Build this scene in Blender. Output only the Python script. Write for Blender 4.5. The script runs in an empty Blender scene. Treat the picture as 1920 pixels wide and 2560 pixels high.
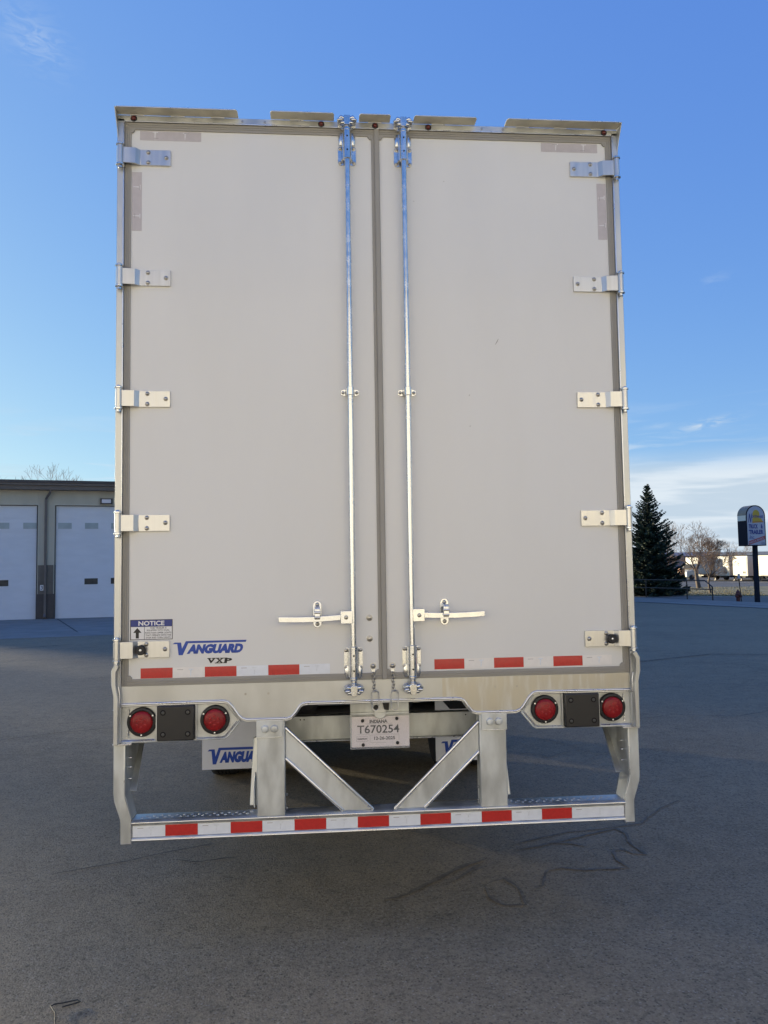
import bpy, bmesh, math, random
from math import radians as R_, sin, cos, pi, exp, sqrt, atan2
from mathutils import Vector as V, Matrix
random.seed(7)
S = bpy.context.scene
COL = S.collection

# ------------------------------------------------------------------ camera
yaw, pitch, roll = 0.08228, 0.06485, -0.01562
F = V((sin(yaw)*cos(pitch), cos(yaw)*cos(pitch), sin(pitch)))
Rt = F.cross(V((0, 0, 1))).normalized(); Up = Rt.cross(F)
R2 = cos(roll)*Rt + sin(roll)*Up; U2 = -sin(roll)*Rt + cos(roll)*Up
cd = bpy.data.cameras.new('camera'); cam = bpy.data.objects.new('camera', cd); COL.objects.link(cam)
M = Matrix((R2, U2, -F)).transposed().to_4x4(); M.translation = V((-0.2976, -3.8701, 1.7305)); cam.matrix_world = M
cd.sensor_fit = 'VERTICAL'; cd.sensor_height = 36; cd.lens = 36*1930/2560
cd.clip_start = .05; cd.clip_end = 3000
S.camera = cam

# ------------------------------------------------------------------ sun, sky, exposure
SUN_AZ = -50.0      # degrees clockwise from +Y (the way the camera looks)
SUN_EL = 5.9
FILTER_TWIG = .0222  # twig thickness of the added sun-filtering trees beyond the left edge
az, el = R_(SUN_AZ), R_(SUN_EL)
sd = V((sin(az)*cos(el), cos(az)*cos(el), sin(el)))
ld = bpy.data.lights.new('sun', 'SUN'); ld.energy = 5.0; ld.angle = R_(2.0); ld.color = (1, .87, .62)
sun = bpy.data.objects.new('sun', ld); COL.objects.link(sun); sun.rotation_euler = (-sd).to_track_quat('-Z', 'Y').to_euler()
S.view_settings.view_transform = 'Standard'; S.view_settings.look = 'None'; S.view_settings.gamma = 1
S.view_settings.use_curve_mapping = False
EXPO = 1.0
S.view_settings.exposure = EXPO
W = bpy.data.worlds.new('World'); S.world = W; W.use_nodes = True
nt = W.node_tree; N = nt.nodes; L = nt.links
for n in list(N): N.remove(n)
def nd(tree, t, **k):
    n = tree.nodes.new(t)
    for a, b in k.items():
        if a.startswith('i_'):
            n.inputs[int(a[2:])].default_value = b
        else: setattr(n, a, b)
    return n
def mth(tree, op, a, b=None, c=None):
    n = tree.nodes.new('ShaderNodeMath'); n.operation = op
    for i, v in enumerate((a, b, c)):
        if v is None: continue
        if isinstance(v, (int, float)): n.inputs[i].default_value = v
        else: tree.links.new(v, n.inputs[i])
    return n.outputs[0]
def mixc(tree, f, a, b, mode='MIX'):
    n = tree.nodes.new('ShaderNodeMix'); n.data_type = 'RGBA'; n.blend_type = mode
    for s, v in ((0, f), (6, a), (7, b)):
        if isinstance(v, (int, float)): n.inputs[s].default_value = v
        elif isinstance(v, tuple): n.inputs[s].default_value = v if len(v) == 4 else v+(1,)
        else: tree.links.new(v, n.inputs[s])
    return n.outputs[2]
sky = nd(nt, 'ShaderNodeTexSky', sky_type='NISHITA', sun_disc=False, sun_elevation=R_(15), sun_rotation=az,
         altitude=900, air_density=1.0, dust_density=.6, ozone_density=1.2)
tc = nd(nt, 'ShaderNodeTexCoord')
sep = nd(nt, 'ShaderNodeSeparateXYZ'); L.new(tc.outputs['Generated'], sep.inputs[0])
X, Y, Z = sep.outputs
elv = mth(nt, 'MULTIPLY', mth(nt, 'ARCSINE', Z), 180/pi)
azm = mth(nt, 'MULTIPLY', mth(nt, 'ARCTAN2', X, Y), 180/pi)
def mapr(tree, v, a, b, c=0., d=1., smooth=True):
    n = tree.nodes.new('ShaderNodeMapRange'); n.interpolation_type = 'SMOOTHSTEP' if smooth else 'LINEAR'
    tree.links.new(v, n.inputs[0])
    for i, q in enumerate((a, b, c, d)): n.inputs[i+1].default_value = q
    return n.outputs[0]
cv = nd(nt, 'ShaderNodeCombineXYZ'); L.new(azm, cv.inputs[0]); L.new(elv, cv.inputs[1])
def wnoise(sx, sy, det, seed, dist=0.):
    mp = nd(nt, 'ShaderNodeMapping'); mp.inputs['Scale'].default_value = (sx, sy, 1); mp.inputs['Location'].default_value = (seed, seed*1.7, 0)
    mp.inputs['Rotation'].default_value = (0, 0, R_(2.0 if seed < 30 else 14))
    L.new(cv.outputs[0], mp.inputs[0])
    n = nd(nt, 'ShaderNodeTexNoise'); n.inputs['Scale'].default_value = 1; n.inputs['Detail'].default_value = det; n.inputs['Distortion'].default_value = dist
    L.new(mp.outputs[0], n.inputs['Vector']); return n.outputs[0]
band = mth(nt, 'MULTIPLY', mth(nt, 'MULTIPLY', mapr(nt, elv, 7.9, 5.4), mapr(nt, azm, -8, 12)), mapr(nt, wnoise(.07, .55, 6, 3.1, .6), .22, .44))
band = mth(nt, 'MAXIMUM', band, mth(nt, 'MULTIPLY', mapr(nt, elv, 12, 6), mth(nt, 'MULTIPLY', mapr(nt, wnoise(.12, 1.1, 5, 9.3, .8), .5, .72), .55)))
def wisp(a0, e0, wa, we, slope, seed):
    da = mth(nt, 'DIVIDE', mth(nt, 'SUBTRACT', azm, a0), wa)
    de = mth(nt, 'DIVIDE', mth(nt, 'SUBTRACT', mth(nt, 'SUBTRACT', elv, e0), mth(nt, 'MULTIPLY', mth(nt, 'SUBTRACT', azm, a0), slope)), we)
    g = mth(nt, 'POWER', 2.718, mth(nt, 'MULTIPLY', mth(nt, 'ADD', mth(nt, 'MULTIPLY', da, da), mth(nt, 'MULTIPLY', de, de)), -1.0))
    return mth(nt, 'MULTIPLY', g, mapr(nt, wnoise(.8, 2.6, 6, seed, 1.), .36, .66))
cl = mth(nt, 'MAXIMUM', band, mth(nt, 'MULTIPLY', wisp(27.8, 9.1, 1.6, .28, .16, 31.), .8))
cl = mth(nt, 'MAXIMUM', cl, mth(nt, 'MULTIPLY', wisp(28.6, 18.6, .9, .35, .1, 44.), .12))
cl = mth(nt, 'MAXIMUM', cl, mth(nt, 'MULTIPLY', wisp(-20.2, 33, 2.0, 1.4, -.3, 55.), .22))
sc_ = nd(nt, 'ShaderNodeSeparateColor'); L.new(sky.outputs[0], sc_.inputs[0])
cc_ = nd(nt, 'ShaderNodeCombineColor')
KX = .1148                       # a photographic response curve for the sky, per channel
for i, (k, p, t_) in enumerate(((.70, .74, .93), (.84, .60, 1.0), (.93, .20, 1.16))):
    v_ = mth(nt, 'POWER', mth(nt, 'MULTIPLY', sc_.outputs[i], KX*t_), p)
    L.new(mth(nt, 'MULTIPLY', v_, k*10/2**EXPO), cc_.inputs[i])
skyc = cc_.outputs[0]
cld = mixc(nt, mapr(nt, wnoise(.09, .8, 5, 15.7, .4), .42, .6), tuple(v*10/2**EXPO for v in (.56, .68, .80)), tuple(v*10/2**EXPO for v in (.74, .83, .91)))
bg = nd(nt, 'ShaderNodeBackground'); bg.inputs[1].default_value = .1
L.new(mixc(nt, cl, skyc, cld), bg.inputs[0])
L.new(bg.outputs[0], nd(nt, 'ShaderNodeOutputWorld').inputs[0])

# ------------------------------------------------------------------ materials
def mat(name, col, rough=.5, metal=0., var=0., vscale=6., bump=0., bscale=40., rvar=0., coat=0., spec=.5, stretch=None, col2=None, thr=None):
    m = bpy.data.materials.new(name); m.use_nodes = True; t = m.node_tree
    b = t.nodes['Principled BSDF']
    b.inputs['Base Color'].default_value = tuple(col)+(1,); b.inputs['Roughness'].default_value = rough; b.inputs['Metallic'].default_value = metal
    b.inputs['Specular IOR Level'].default_value = spec; b.inputs['Coat Weight'].default_value = coat
    if var or bump or rvar or col2:
        c = nd(t, 'ShaderNodeTexCoord'); mp = nd(t, 'ShaderNodeMapping'); t.links.new(c.outputs['Object'], mp.inputs[0])
        if stretch: mp.inputs['Scale'].default_value = stretch
        n = nd(t, 'ShaderNodeTexNoise'); n.inputs['Scale'].default_value = vscale; n.inputs['Detail'].default_value = 6; t.links.new(mp.outputs[0], n.inputs['Vector'])
        if var or col2:
            lo = tuple(x*(1-var) for x in col); hi = tuple(min(1, x*(1+var)) for x in col)
            if col2: lo, hi = tuple(col), tuple(col2)
            a, z = thr if thr else (.3, .7)
            t.links.new(mixc(t, mapr(t, n.outputs[0], a, z), lo, hi), b.inputs['Base Color'])
        if rvar: t.links.new(mapr(t, n.outputs[0], .3, .7, max(0.02, rough-rvar), rough+rvar), b.inputs['Roughness'])
        if bump:
            n2 = nd(t, 'ShaderNodeTexNoise'); n2.inputs['Scale'].default_value = bscale; n2.inputs['Detail'].default_value = 4; t.links.new(mp.outputs[0], n2.inputs['Vector'])
            bp = nd(t, 'ShaderNodeBump'); bp.inputs['Strength'].default_value = bump; bp.inputs['Distance'].default_value = .01
            t.links.new(n2.outputs[0], bp.inputs['Height']); t.links.new(bp.outputs[0], b.inputs['Normal'])
    return m
white = mat('white_panel', (.71, .712, .695), .40, var=.022, vscale=1.6, bump=.03, bscale=1.2, rvar=.07, coat=.15, stretch=(1.6, 1, .5))
whiteb = mat('white_body', (.76, .76, .75), .35, var=.02, vscale=2)
galv = mat('galvanised_steel', (.55, .57, .57), .42, .75, var=.16, vscale=9, bump=.05, bscale=60, rvar=.1)
galv2 = mat('galvanised_dull', (.55, .575, .575), .48, .6, var=.22, vscale=11, bump=.06, bscale=50, rvar=.1, stretch=(1, 1, .35))
shadepl = mat('shade_plate_steel', (.66, .62, .50), .6, .0, var=.16, vscale=9)
alu = mat('aluminium_sheet', (.53, .545, .545), .38, .8, var=.1, vscale=5, bump=.03, bscale=25, rvar=.08, stretch=(1, 1, .5))
scuffed = mat('aluminium_scuffed', (.50, .48, .42), .42, .8, rvar=.1, vscale=16, bump=.10, bscale=22, stretch=(1.6, 1, .25), col2=(.60, .60, .57), thr=(.45, .7))
bright = mat('bright_edge', (.76, .77, .78), .30, .9, var=.04, vscale=12, bump=.01, bscale=20, rvar=.05)
zinc = mat('zinc_plated', (.66, .68, .70), .22, 1., var=.06, vscale=18, rvar=.07, bump=.02, bscale=60)
hingem = mat('extruded_aluminium', (.60, .605, .60), .34, .9, var=.06, vscale=6, rvar=.06, stretch=(6, 1, .3))
steelbolt = mat('bolt_steel', (.42, .41, .39), .35, .9, var=.1, vscale=60)
sealm = mat('grey_seal', (.30, .29, .265), .5, 0, var=.05, vscale=3)
blackr = mat('black_rubber', (.014, .014, .015), .55, var=.2, vscale=30, bump=.1, bscale=80)
blackp = mat('black_plastic', (.02, .02, .021), .35)
padb = mat('pad_bolt_dull', (.09, .09, .085), .6, .5)
hole = mat('hole_dark', (.004, .004, .005), .9)
redlens = mat('red_lens', (.25, .010, .013), .38, var=.18, vscale=22, coat=.1, spec=.3)
redlens2 = mat('red_lens_dark', (.10, .012, .012), .25)
redcell = mat('red_lens_cell', (.33, .022, .022), .4, spec=.3)
redtape = mat('red_reflective', (.50, .018, .015), .38, var=.06, vscale=60, coat=.3)
whitetape = mat('white_reflective', (.74, .78, .84), .32, var=.03, vscale=30, coat=.4)
creamtape = mat('white_reflective_warm', (.78, .76, .73), .32, var=.03, vscale=30, coat=.4)
pinktape = mat('faded_tape', (.50, .465, .47), .4, var=.04, vscale=30)
pinkmark = mat('faded_tape_mark', (.66, .65, .66), .4, var=.1, vscale=90)
whitemark = mat('tape_mark', (.67, .71, .76), .4, var=.1, vscale=90)
whitebd = mat('clear_reflective', (.66, .66, .67), .35, var=.03, vscale=20)
blue = mat('decal_blue', (.012, .06, .36), .35)
navy = mat('notice_blue', (.016, .035, .22), .35)
inkb = mat('print_black', (.012, .012, .014), .45)
paperw = mat('paper_white', (.72, .66, .66), .45, var=.02, vscale=20, coat=.3)
decalw = mat('decal_white', (.76, .76, .76), .35)
greyink = mat('print_grey', (.30, .28, .29), .5)
tyrem = mat('tyre_rubber', (.022, .022, .023), .75, var=.3, vscale=20)
rimm = mat('wheel_rim', (.5, .5, .5), .35, .8)
darkst = mat('dark_underframe', (.03, .03, .032), .6, var=.2, vscale=5)
flapm = mat('mudflap_white', (.70, .71, .73), .45, var=.03, vscale=6)
vinyl = bpy.data.materials.new('clear_sleeve'); vinyl.use_nodes = True
_b = vinyl.node_tree.nodes['Principled BSDF']; _b.inputs['Base Color'].default_value = (.8, .82, .84, 1); _b.inputs['Roughness'].default_value = .18; _b.inputs['Alpha'].default_value = .09

# ------------------------------------------------------------------ mesh helpers
class MB:
    def __init__(s): s.v = []; s.f = []; s.m = []; s.mats = []; s.cur = 0; s.M = None
    def use(s, m):
        if m not in s.mats: s.mats.append(m)
        s.cur = s.mats.index(m); return s
    def add(s, vs, fs):
        o = len(s.v)
        for p in vs:
            p = V(p)
            if s.M is not None: p = s.M @ p
            s.v.append(p)
        for f in fs: s.f.append([o+i for i in f]); s.m.append(s.cur)
        return s
    def box(s, x0, x1, y0, y1, z0, z1):
        vs = [(x, y, z) for x in (x0, x1) for y in (y0, y1) for z in (z0, z1)]
        return s.add(vs, [(0, 1, 3, 2), (4, 6, 7, 5), (0, 4, 5, 1), (2, 3, 7, 6), (0, 2, 6, 4), (1, 5, 7, 3)])
    def prism(s, poly, y0, y1, ax='xz'):
        n = len(poly)
        # orientation
        A = sum(poly[i][0]*poly[(i+1) % n][1]-poly[(i+1) % n][0]*poly[i][1] for i in range(n))
        if A < 0: poly = poly[::-1]
        def P(a, b, c):
            return {'xz': (a, c, b), 'yz': (c, a, b), 'xy': (a, b, c)}[ax]
        vs = [P(a, b, y0) for a, b in poly]+[P(a, b, y1) for a, b in poly]
        fs = [tuple(range(n)), tuple(range(2*n-1, n-1, -1))]+[(i, i+n, (i+1) % n+n, (i+1) % n) for i in range(n)]
        return s.add(vs, fs)
    def cyl(s, a, b, r0, r1=None, n=12, caps=True):
        a = V(a); b = V(b); r1 = r0 if r1 is None else r1
        d = (b-a).normalized(); u = d.orthogonal().normalized(); w = d.cross(u)
        vs = []
        for p, r in ((a, r0), (b, r1)):
            for i in range(n):
                t = 2*pi*i/n; vs.append(p+u*cos(t)*r+w*sin(t)*r)
        fs = [(i, (i+1) % n, (i+1) % n+n, i+n) for i in range(n)]
        if caps: fs += [tuple(range(n-1, -1, -1)), tuple(range(n, 2*n))]
        return s.add(vs, fs)
    def tube(s, path, r, n=8, closed=False):
        P = [V(p) for p in path]; k = len(P); rs = r if isinstance(r, (list, tuple)) else [r]*k
        rings = []; u = None
        for i, p in enumerate(P):
            a = P[i-1] if (i > 0 or closed) else p; b = P[(i+1) % k] if (i < k-1 or closed) else p
            d = (b-a); d = d.normalized() if d.length > 1e-9 else V((0, 0, 1))
            if u is None: u = d.orthogonal().normalized()
            u = (u-d*u.dot(d)); u = u.normalized() if u.length > 1e-6 else d.orthogonal().normalized()
            w = d.cross(u); rings.append([p+(u*cos(2*pi*j/n)+w*sin(2*pi*j/n))*rs[i] for j in range(n)])
        vs = [q for g in rings for q in g]; fs = []
        for i in range(k if closed else k-1):
            j2 = (i+1) % k
            for j in range(n): fs.append((i*n+j, i*n+(j+1) % n, j2*n+(j+1) % n, j2*n+j))
        if not closed: fs += [tuple(range(n-1, -1, -1)), tuple((k-1)*n+i for i in range(n))]
        return s.add(vs, fs)
    def lathe(s, c, axis, prof, n=20):
        """prof: list of (radius, offset along axis) from c"""
        c = V(c); d = V(axis).normalized(); u = d.orthogonal().normalized(); w = d.cross(u); vs = []
        for r, h in prof:
            for i in range(n): vs.append(c+d*h+(u*cos(2*pi*i/n)+w*sin(2*pi*i/n))*r)
        fs = []
        for k in range(len(prof)-1):
            for i in range(n): fs.append((k*n+i, k*n+(i+1) % n, (k+1)*n+(i+1) % n, (k+1)*n+i))
        fs += [tuple(range(n-1, -1, -1)), tuple((len(prof)-1)*n+i for i in range(n))]
        return s.add(vs, fs)
    def flat(s, poly, y, ax='xz'):
        n = len(poly)
        A = sum(poly[i][0]*poly[(i+1) % n][1]-poly[(i+1) % n][0]*poly[i][1] for i in range(n))
        if A < 0: poly = poly[::-1]
        return s.add([(a, y, b) if ax == 'xz' else (a, b, y) for a, b in poly], [tuple(range(n))])
    def build(s, name, parent=None, m=None, bevel=0., smooth=30, seg=2, **tags):
        me = bpy.data.meshes.new(name)
        org = wloc(parent) if parent else V((0, 0, 0))
        me.from_pydata([tuple(p-org) for p in s.v], [], s.f)
        mats = s.mats or [m]
        for q in mats: me.materials.append(q)
        for p, i in zip(me.polygons, s.m): p.material_index = i
        if smooth:
            me.shade_smooth(); me.set_sharp_from_angle(angle=R_(smooth))
        bm = bmesh.new(); bm.from_mesh(me); bmesh.ops.recalc_face_normals(bm, faces=bm.faces); bm.to_mesh(me); bm.free()
        if smooth: me.set_sharp_from_angle(angle=R_(smooth))
        me.validate()
        o = bpy.data.objects.new(name, me); COL.objects.link(o)
        if parent: o.parent = parent
        if bevel:
            b = o.modifiers.new('edge', 'BEVEL'); b.width = bevel; b.segments = seg; b.limit_method = 'ANGLE'; b.angle_limit = R_(40); b.harden_normals = False
        for k, q in tags.items(): o[k] = q
        return o
def B(m): return MB().use(m)
def wloc(o):
    p = V((0, 0, 0))
    while o: p += V(o.location); o = o.parent
    return p
def thing(name, label, cat, loc, group=None):
    o = bpy.data.objects.new(name, None); COL.objects.link(o); o.location = loc; o.empty_display_size = .3
    o['label'] = label; o['category'] = cat
    if group: o['group'] = group
    return o
def textmb(mb, s, w, h, place, bold=0., shear=0., align='C', ext=0.):
    """draw a string fitted to w x h; place(u,v) -> xyz for the centre-left/bottom frame"""
    c = bpy.data.curves.new('t', 'FONT'); c.body = s; c.size = 1; c.offset = bold; c.shear = shear; c.resolution_u = 3
    o = bpy.data.objects.new('t', c); COL.objects.link(o)
    dg = bpy.context.evaluated_depsgraph_get(); me = bpy.data.meshes.new_from_object(o.evaluated_get(dg))
    vs = [v.co.copy() for v in me.vertices]; fs = [tuple(p.vertices) for p in me.polygons]
    bpy.data.objects.remove(o); bpy.data.curves.remove(c); bpy.data.meshes.remove(me)
    x0 = min(v.x for v in vs); x1 = max(v.x for v in vs); y0 = min(v.y for v in vs); y1 = max(v.y for v in vs)
    mb.add([place((v.x-x0)/(x1-x0)*w, (v.y-y0)/(y1-y0)*h) for v in vs], fs)
def onface(x, z, y): return lambda u, v: (x+u, y, z+v)
def ngon(cx, cz, r, n=16, a0=0.): return [(cx+r*cos(a0+2*pi*i/n), cz+r*sin(a0+2*pi*i/n)) for i in range(n)]

# ------------------------------------------------------------------ terrain
def gz(x, y):
    s = max(0, .42*x+.907*y)
    return -.12-1.8*(1-exp(-(s/90)**1.5))
NS = V((.42, .907, 0)).normalized()
def sheet(name, poly, off, m, **tags):
    bm = bmesh.new(); vs = [bm.verts.new((a, b, 0)) for a, b in poly]; bm.faces.new(vs)
    ds = [V((a, b, 0)).dot(NS) for a, b in poly]
    s = 0.
    cuts = []
    while s < 330: cuts.append(s); s += 4. if s < 160 else 20.
    for c in cuts:
        if min(ds) < c < max(ds):
            bmesh.ops.bisect_plane(bm, geom=bm.verts[:]+bm.edges[:]+bm.faces[:], plane_co=NS*c, plane_no=NS)
    for v in bm.verts: v.co.z = gz(v.co.x, v.co.y)+off
    bmesh.ops.recalc_face_normals(bm, faces=bm.faces)
    if sum(f.normal.z for f in bm.faces) < 0: bmesh.ops.reverse_faces(bm, faces=bm.faces)
    me = bpy.data.meshes.new(name); bm.to_mesh(me); bm.free(); me.materials.append(m)
    o = bpy.data.objects.new(name, me); COL.objects.link(o)
    for k, q in tags.items(): o[k] = q
    return o
GU = V((.965, .262, 0)).normalized(); GW = V((-.262, .965, 0)).normalized()
def uw(u, w): p = GU*u+GW*w; return (p.x, p.y)

def asphalt(name, base=(.250, .204, .134), stone=(.38, .34, .28)):
    m = bpy.data.materials.new(name); m.use_nodes = True; t = m.node_tree; b = t.nodes['Principled BSDF']
    c = nd(t, 'ShaderNodeTexCoord'); O = c.outputs['Object']
    def noise(sc, det=4, rough=.6):
        n = nd(t, 'ShaderNodeTexNoise'); n.inputs['Scale'].default_value = sc; n.inputs['Detail'].default_value = det; n.inputs['Roughness'].default_value = rough
        t.links.new(O, n.inputs['Vector']); return n.outputs[0]
    big = noise(.35, 5); mid = noise(2.2, 6, .65); grit = noise(130, 3, .7)
    vor = nd(t, 'ShaderNodeTexVoronoi'); vor.inputs['Scale'].default_value = 88; t.links.new(O, vor.inputs['Vector'])
    vs = nd(t, 'ShaderNodeSeparateColor'); t.links.new(vor.outputs['Color'], vs.inputs[0])
    col = mixc(t, mapr(t, big, .35, .65), tuple(x*.90 for x in base), tuple(x*1.12 for x in base))
    col = mixc(t, mapr(t, mid, .3, .7, 0, .7), col, tuple(x*1.2 for x in base))
    st = mth(t, 'MULTIPLY', mapr(t, vs.outputs[0], .80, .95), mapr(t, vor.outputs['Distance'], .55, .25))
    col = mixc(t, mth(t, 'MULTIPLY', st, .8), col, stone)
    dk = mth(t, 'MULTIPLY', mapr(t, vs.outputs[1], .82, .92), mapr(t, vor.outputs['Distance'], .6, .3))
    col = mixc(t, mth(t, 'MULTIPLY', dk, .85), col, tuple(x*.35 for x in base))
    col = mixc(t, mapr(t, grit, .42, .75, 0, .45), col, tuple(x*1.7 for x in base))
    g2 = noise(48, 2, .6); col = mixc(t, mapr(t, g2, .36, .50), mixc(t, 1.0, col, (.74, .74, .75), 'MULTIPLY'), col); col = mixc(t, mapr(t, g2, .58, .70, 0, .5), col, mixc(t, 1.0, col, (1.35, 1.35, 1.33), 'MULTIPLY'))
    pit = mapr(t, noise(24, 2, .5), .66, .71, 0, .65); col = mixc(t, pit, col, tuple(x*.35 for x in base))
    blot = mapr(t, noise(7, 5, .75), .35, .65, 0, 1); col = mixc(t, blot, mixc(t, 1.0, col, (.84, .84, .85), 'MULTIPLY'), col)
    spot = mapr(t, noise(1.3, 3, .5), .66, .76, 0, .35); col = mixc(t, spot, col, tuple(x*.5 for x in base))
    t.links.new(col, b.inputs['Base Color']); b.inputs['Roughness'].default_value = .82; b.inputs['Specular IOR Level'].default_value = .35
    h = mth(t, 'ADD', mth(t, 'MULTIPLY', vor.outputs['Distance'], -.6), mth(t, 'ADD', grit, mth(t, 'MULTIPLY', mid, .8)))
    bp = nd(t, 'ShaderNodeBump'); bp.inputs['Strength'].default_value = .8; bp.inputs['Distance'].default_value = .005
    t.links.new(h, bp.inputs['Height']); t.links.new(bp.outputs[0], b.inputs['Normal'])
    return m
m_asph = asphalt('asphalt_aged')
m_conc = mat('concrete', (.24, .225, .20), .8, var=.12, vscale=1.2, bump=.2, bscale=60)
m_road = mat('street_asphalt', (.13, .12, .105), .8, var=.12, vscale=.8)
m_dirt = mat('dry_ground', (.17, .135, .085), .95, var=.25, vscale=.5)
m_grass = mat('winter_grass', (.17, .145, .065), .95, var=.3, vscale=1.1, bump=.5, bscale=8, col2=(.30, .25, .14), thr=(.35, .65))
m_kerb = mat('kerb_concrete', (.34, .31, .25), .8, var=.1, vscale=3)
m_dark = mat('crack_dark', (.055, .048, .04), .8)
m_stain = mat('damp_stain', (.150, .124, .086), .7, var=.3, vscale=30, bump=.3, bscale=90)

sheet('ground', [(-900, -500), (900, -500), (900, 1500), (-900, 1500)], -.03, m_dirt, kind='structure')
lotp = [uw(-80, -60), uw(24.9, -60), uw(24.9, 60), uw(-80, 60)]
sheet('asphalt_lot', lotp, 0, m_asph, kind='structure')
sheet('concrete_apron', [uw(-45, 20), uw(16, 20), uw(16, 29.86), uw(-45, 29.86)], .005, m_conc, kind='structure')
sheet('sidewalk', [uw(24.9, -60), uw(29.4, -60), uw(29.4, 60), uw(24.9, 60)], .012, m_conc, kind='structure')
sheet('street', [uw(29.6, -60), (26, 39.4), (19.5, 45.2), (8, 56), (-30, 90), (-60, 70), uw(29.6, 62)], .0, m_road, kind='structure')
sheet('street_kerb', [(45, 22), (25.6, 39.6), (21.4, 43.5), (8, 56), (8.6, 56.7), (22.0, 44.3), (26.2, 40.4), (45.6, 22.8)], .02, m_kerb, kind='structure')
sheet('grass_verge', [(46, 23), (26.4, 40.6), (22.2, 44.5), (6, 60), (14, 66), (32.6, 65), (42, 66.3), (70, 70), (80, 50)], .015, m_grass, kind='structure')
sheet('far_yard', [(0, 66.5), (32.6, 65.4), (42, 66.8), (75, 71), (150, 80), (150, 150), (0, 150)], .0, m_road, kind='structure')
sheet('far_yard_kerb', [(0, 86.5), (60, 78), (75, 76.5), (75, 77.4), (60, 79), (0, 87.5)], .03, m_kerb, kind='structure')

def ribbon(name, pts, w, m, off=.004, jit=.25, kind='structure', seed=1, sub=6):
    rnd = random.Random(seed); P = []
    for i in range(len(pts)-1):
        a = V(pts[i]); b = V(pts[i+1]); k = max(1, int((b-a).length/(w*1.2+.02)))
        k = min(k, 40)
        for j in range(k): P.append(a.lerp(b, j/k))
    P.append(V(pts[-1])); vs = []; fs = []
    for i, p in enumerate(P):
        a = P[max(0, i-1)]; b = P[min(len(P)-1, i+1)]; d = (b-a).normalized(); n = V((-d.y, d.x))
        ww = w*.5*(1+rnd.uniform(-jit, jit)*1.6); e = min(i, len(P)-1-i); ww *= min(1, .25+e*.25)
        q = p+n*rnd.uniform(-1, 1)*w*jit
        for s in (-1, 1): x = q+n*s*ww; vs.append((x.x, x.y, gz(x.x, x.y)+off))
    for i in range(len(P)-1): fs.append((2*i, 2*i+2, 2*i+3, 2*i+1))
    mb = B(m); mb.add(vs, fs); o = mb.build(name, smooth=0, kind=kind); return o
cr = {
 's1': ([(0.87,1.18),(1.01,1.26),(1.35,1.40),(1.61,1.44),(1.92,1.51),(2.00,1.61),(2.22,1.84),(2.45,2.00)], .016, 1),
 's2': ([(0.89,1.11),(1.11,1.18),(1.28,1.25),(1.50,1.35),(1.70,1.43),(1.74,1.33),(1.69,1.13),(1.72,0.95),(1.64,0.98),(1.61,1.05),(1.54,1.04),(1.50,0.88),(1.53,0.76),(1.25,0.76),(1.13,0.80),(1.03,0.78),(0.94,0.56),(0.87,0.52)], .026, 1),
 'loop': ([(0.61,0.60),(0.61,0.44),(0.67,0.34),(0.78,0.33),(0.80,0.54),(0.75,0.69),(0.66,0.65),(0.61,0.60)], .022, 1),
 'dark': ([(0.03,0.48),(0.16,0.53),(0.31,0.67),(0.52,0.88),(0.72,1.00)], .045, 1),
 'darkblob': ([(0.46,0.70),(0.54,0.80),(0.66,0.92)], .06, 1),
 'blot': ([(1.22,1.19),(1.30,1.19),(1.40,1.14)], .10, 1),
 'l0': ([(.15,1.62),(.45,1.45),(.62,1.22),(.72,1.05)], .010, 1),
 'l1': ([(-1.94,1.06),(-1.72,1.15),(-1.53,1.22),(-1.34,1.33),(-0.97,1.49)], .013, 0),
 'l2': ([(-1.23,1.21),(-1.09,1.15),(-0.81,1.22)], .016, 0),
 'f1': ([(-7.85,15.16),(-7.21,15.68),(-6.48,16.22)], .08, 0),
 'f2': ([(-7.4,12.1),(-5.77,12.84),(-4.75,13.24),(-2,14.2)], .03, 0),
 'f3': ([(-4.31,9.61),(-3.94,9.77),(-3.0,10.1)], .025, 0),
 'f4': ([(-4.4,4.5),(-3.77,4.93),(-3.33,5.20),(-2.6,5.45)], .016, 0),
 'f5': ([(-9,10.5),(-5,12.0),(-3.4,12.2)], .02, 0),
 'r1': ([(1.61,3.63),(1.78,3.54),(1.82,3.39),(1.99,3.54),(2.21,3.66),(2.31,3.50),(2.9,3.6),(3.6,3.35)], .014, 1),
 'r2': ([(1.88,4.22),(2.07,4.07),(2.21,3.81),(2.26,3.75)], .014, 1),
 'r3': ([(3.9,7.05),(4.23,7.09),(4.54,7.15),(5.5,7.4),(7.2,7.2)], .012, 0),
 'r4': ([(5.5,10.2),(7.5,11.2),(8.6,10.9),(11,12.2)], .05, 0),
 'r5': ([(3.4,5.0),(3.9,5.2),(4.6,5.0),(5.6,5.5)], .014, 0),
}
for i, (k, (p, w, t)) in enumerate(cr.items()):
    ribbon('asphalt_stain' if t else 'asphalt_crack', p, w*(.75 if t else .7), m_stain if t else m_dark, seed=i+3, off=.004+.0004*i)
for i, (a, b) in enumerate([((-10.8, 28), (-7.6, 20.2)), ((-15, 26.9), (-12, 19)), ((-6.3, 28.9), (-3.5, 21))]):
    ribbon('apron_joint', [a, b], .05, m_dark, off=.010, jit=.02, seed=i)
for u, w_ in ((26.6, .06), (25.0, .10), (28.9, .05)):
    ribbon('sidewalk_joint', [uw(u, -10), uw(u, 58)], w_, m_dark if u != 28.9 else m_kerb, off=.018+.001*(u == 25.0), jit=.02)

# ================================================================== THE BOX TRAILER
TR = thing('box_trailer', 'tall white box trailer seen from behind, with double rear doors and a galvanised underride guard', 'trailer', (0, 8, -.12))
HX = 1.30
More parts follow.
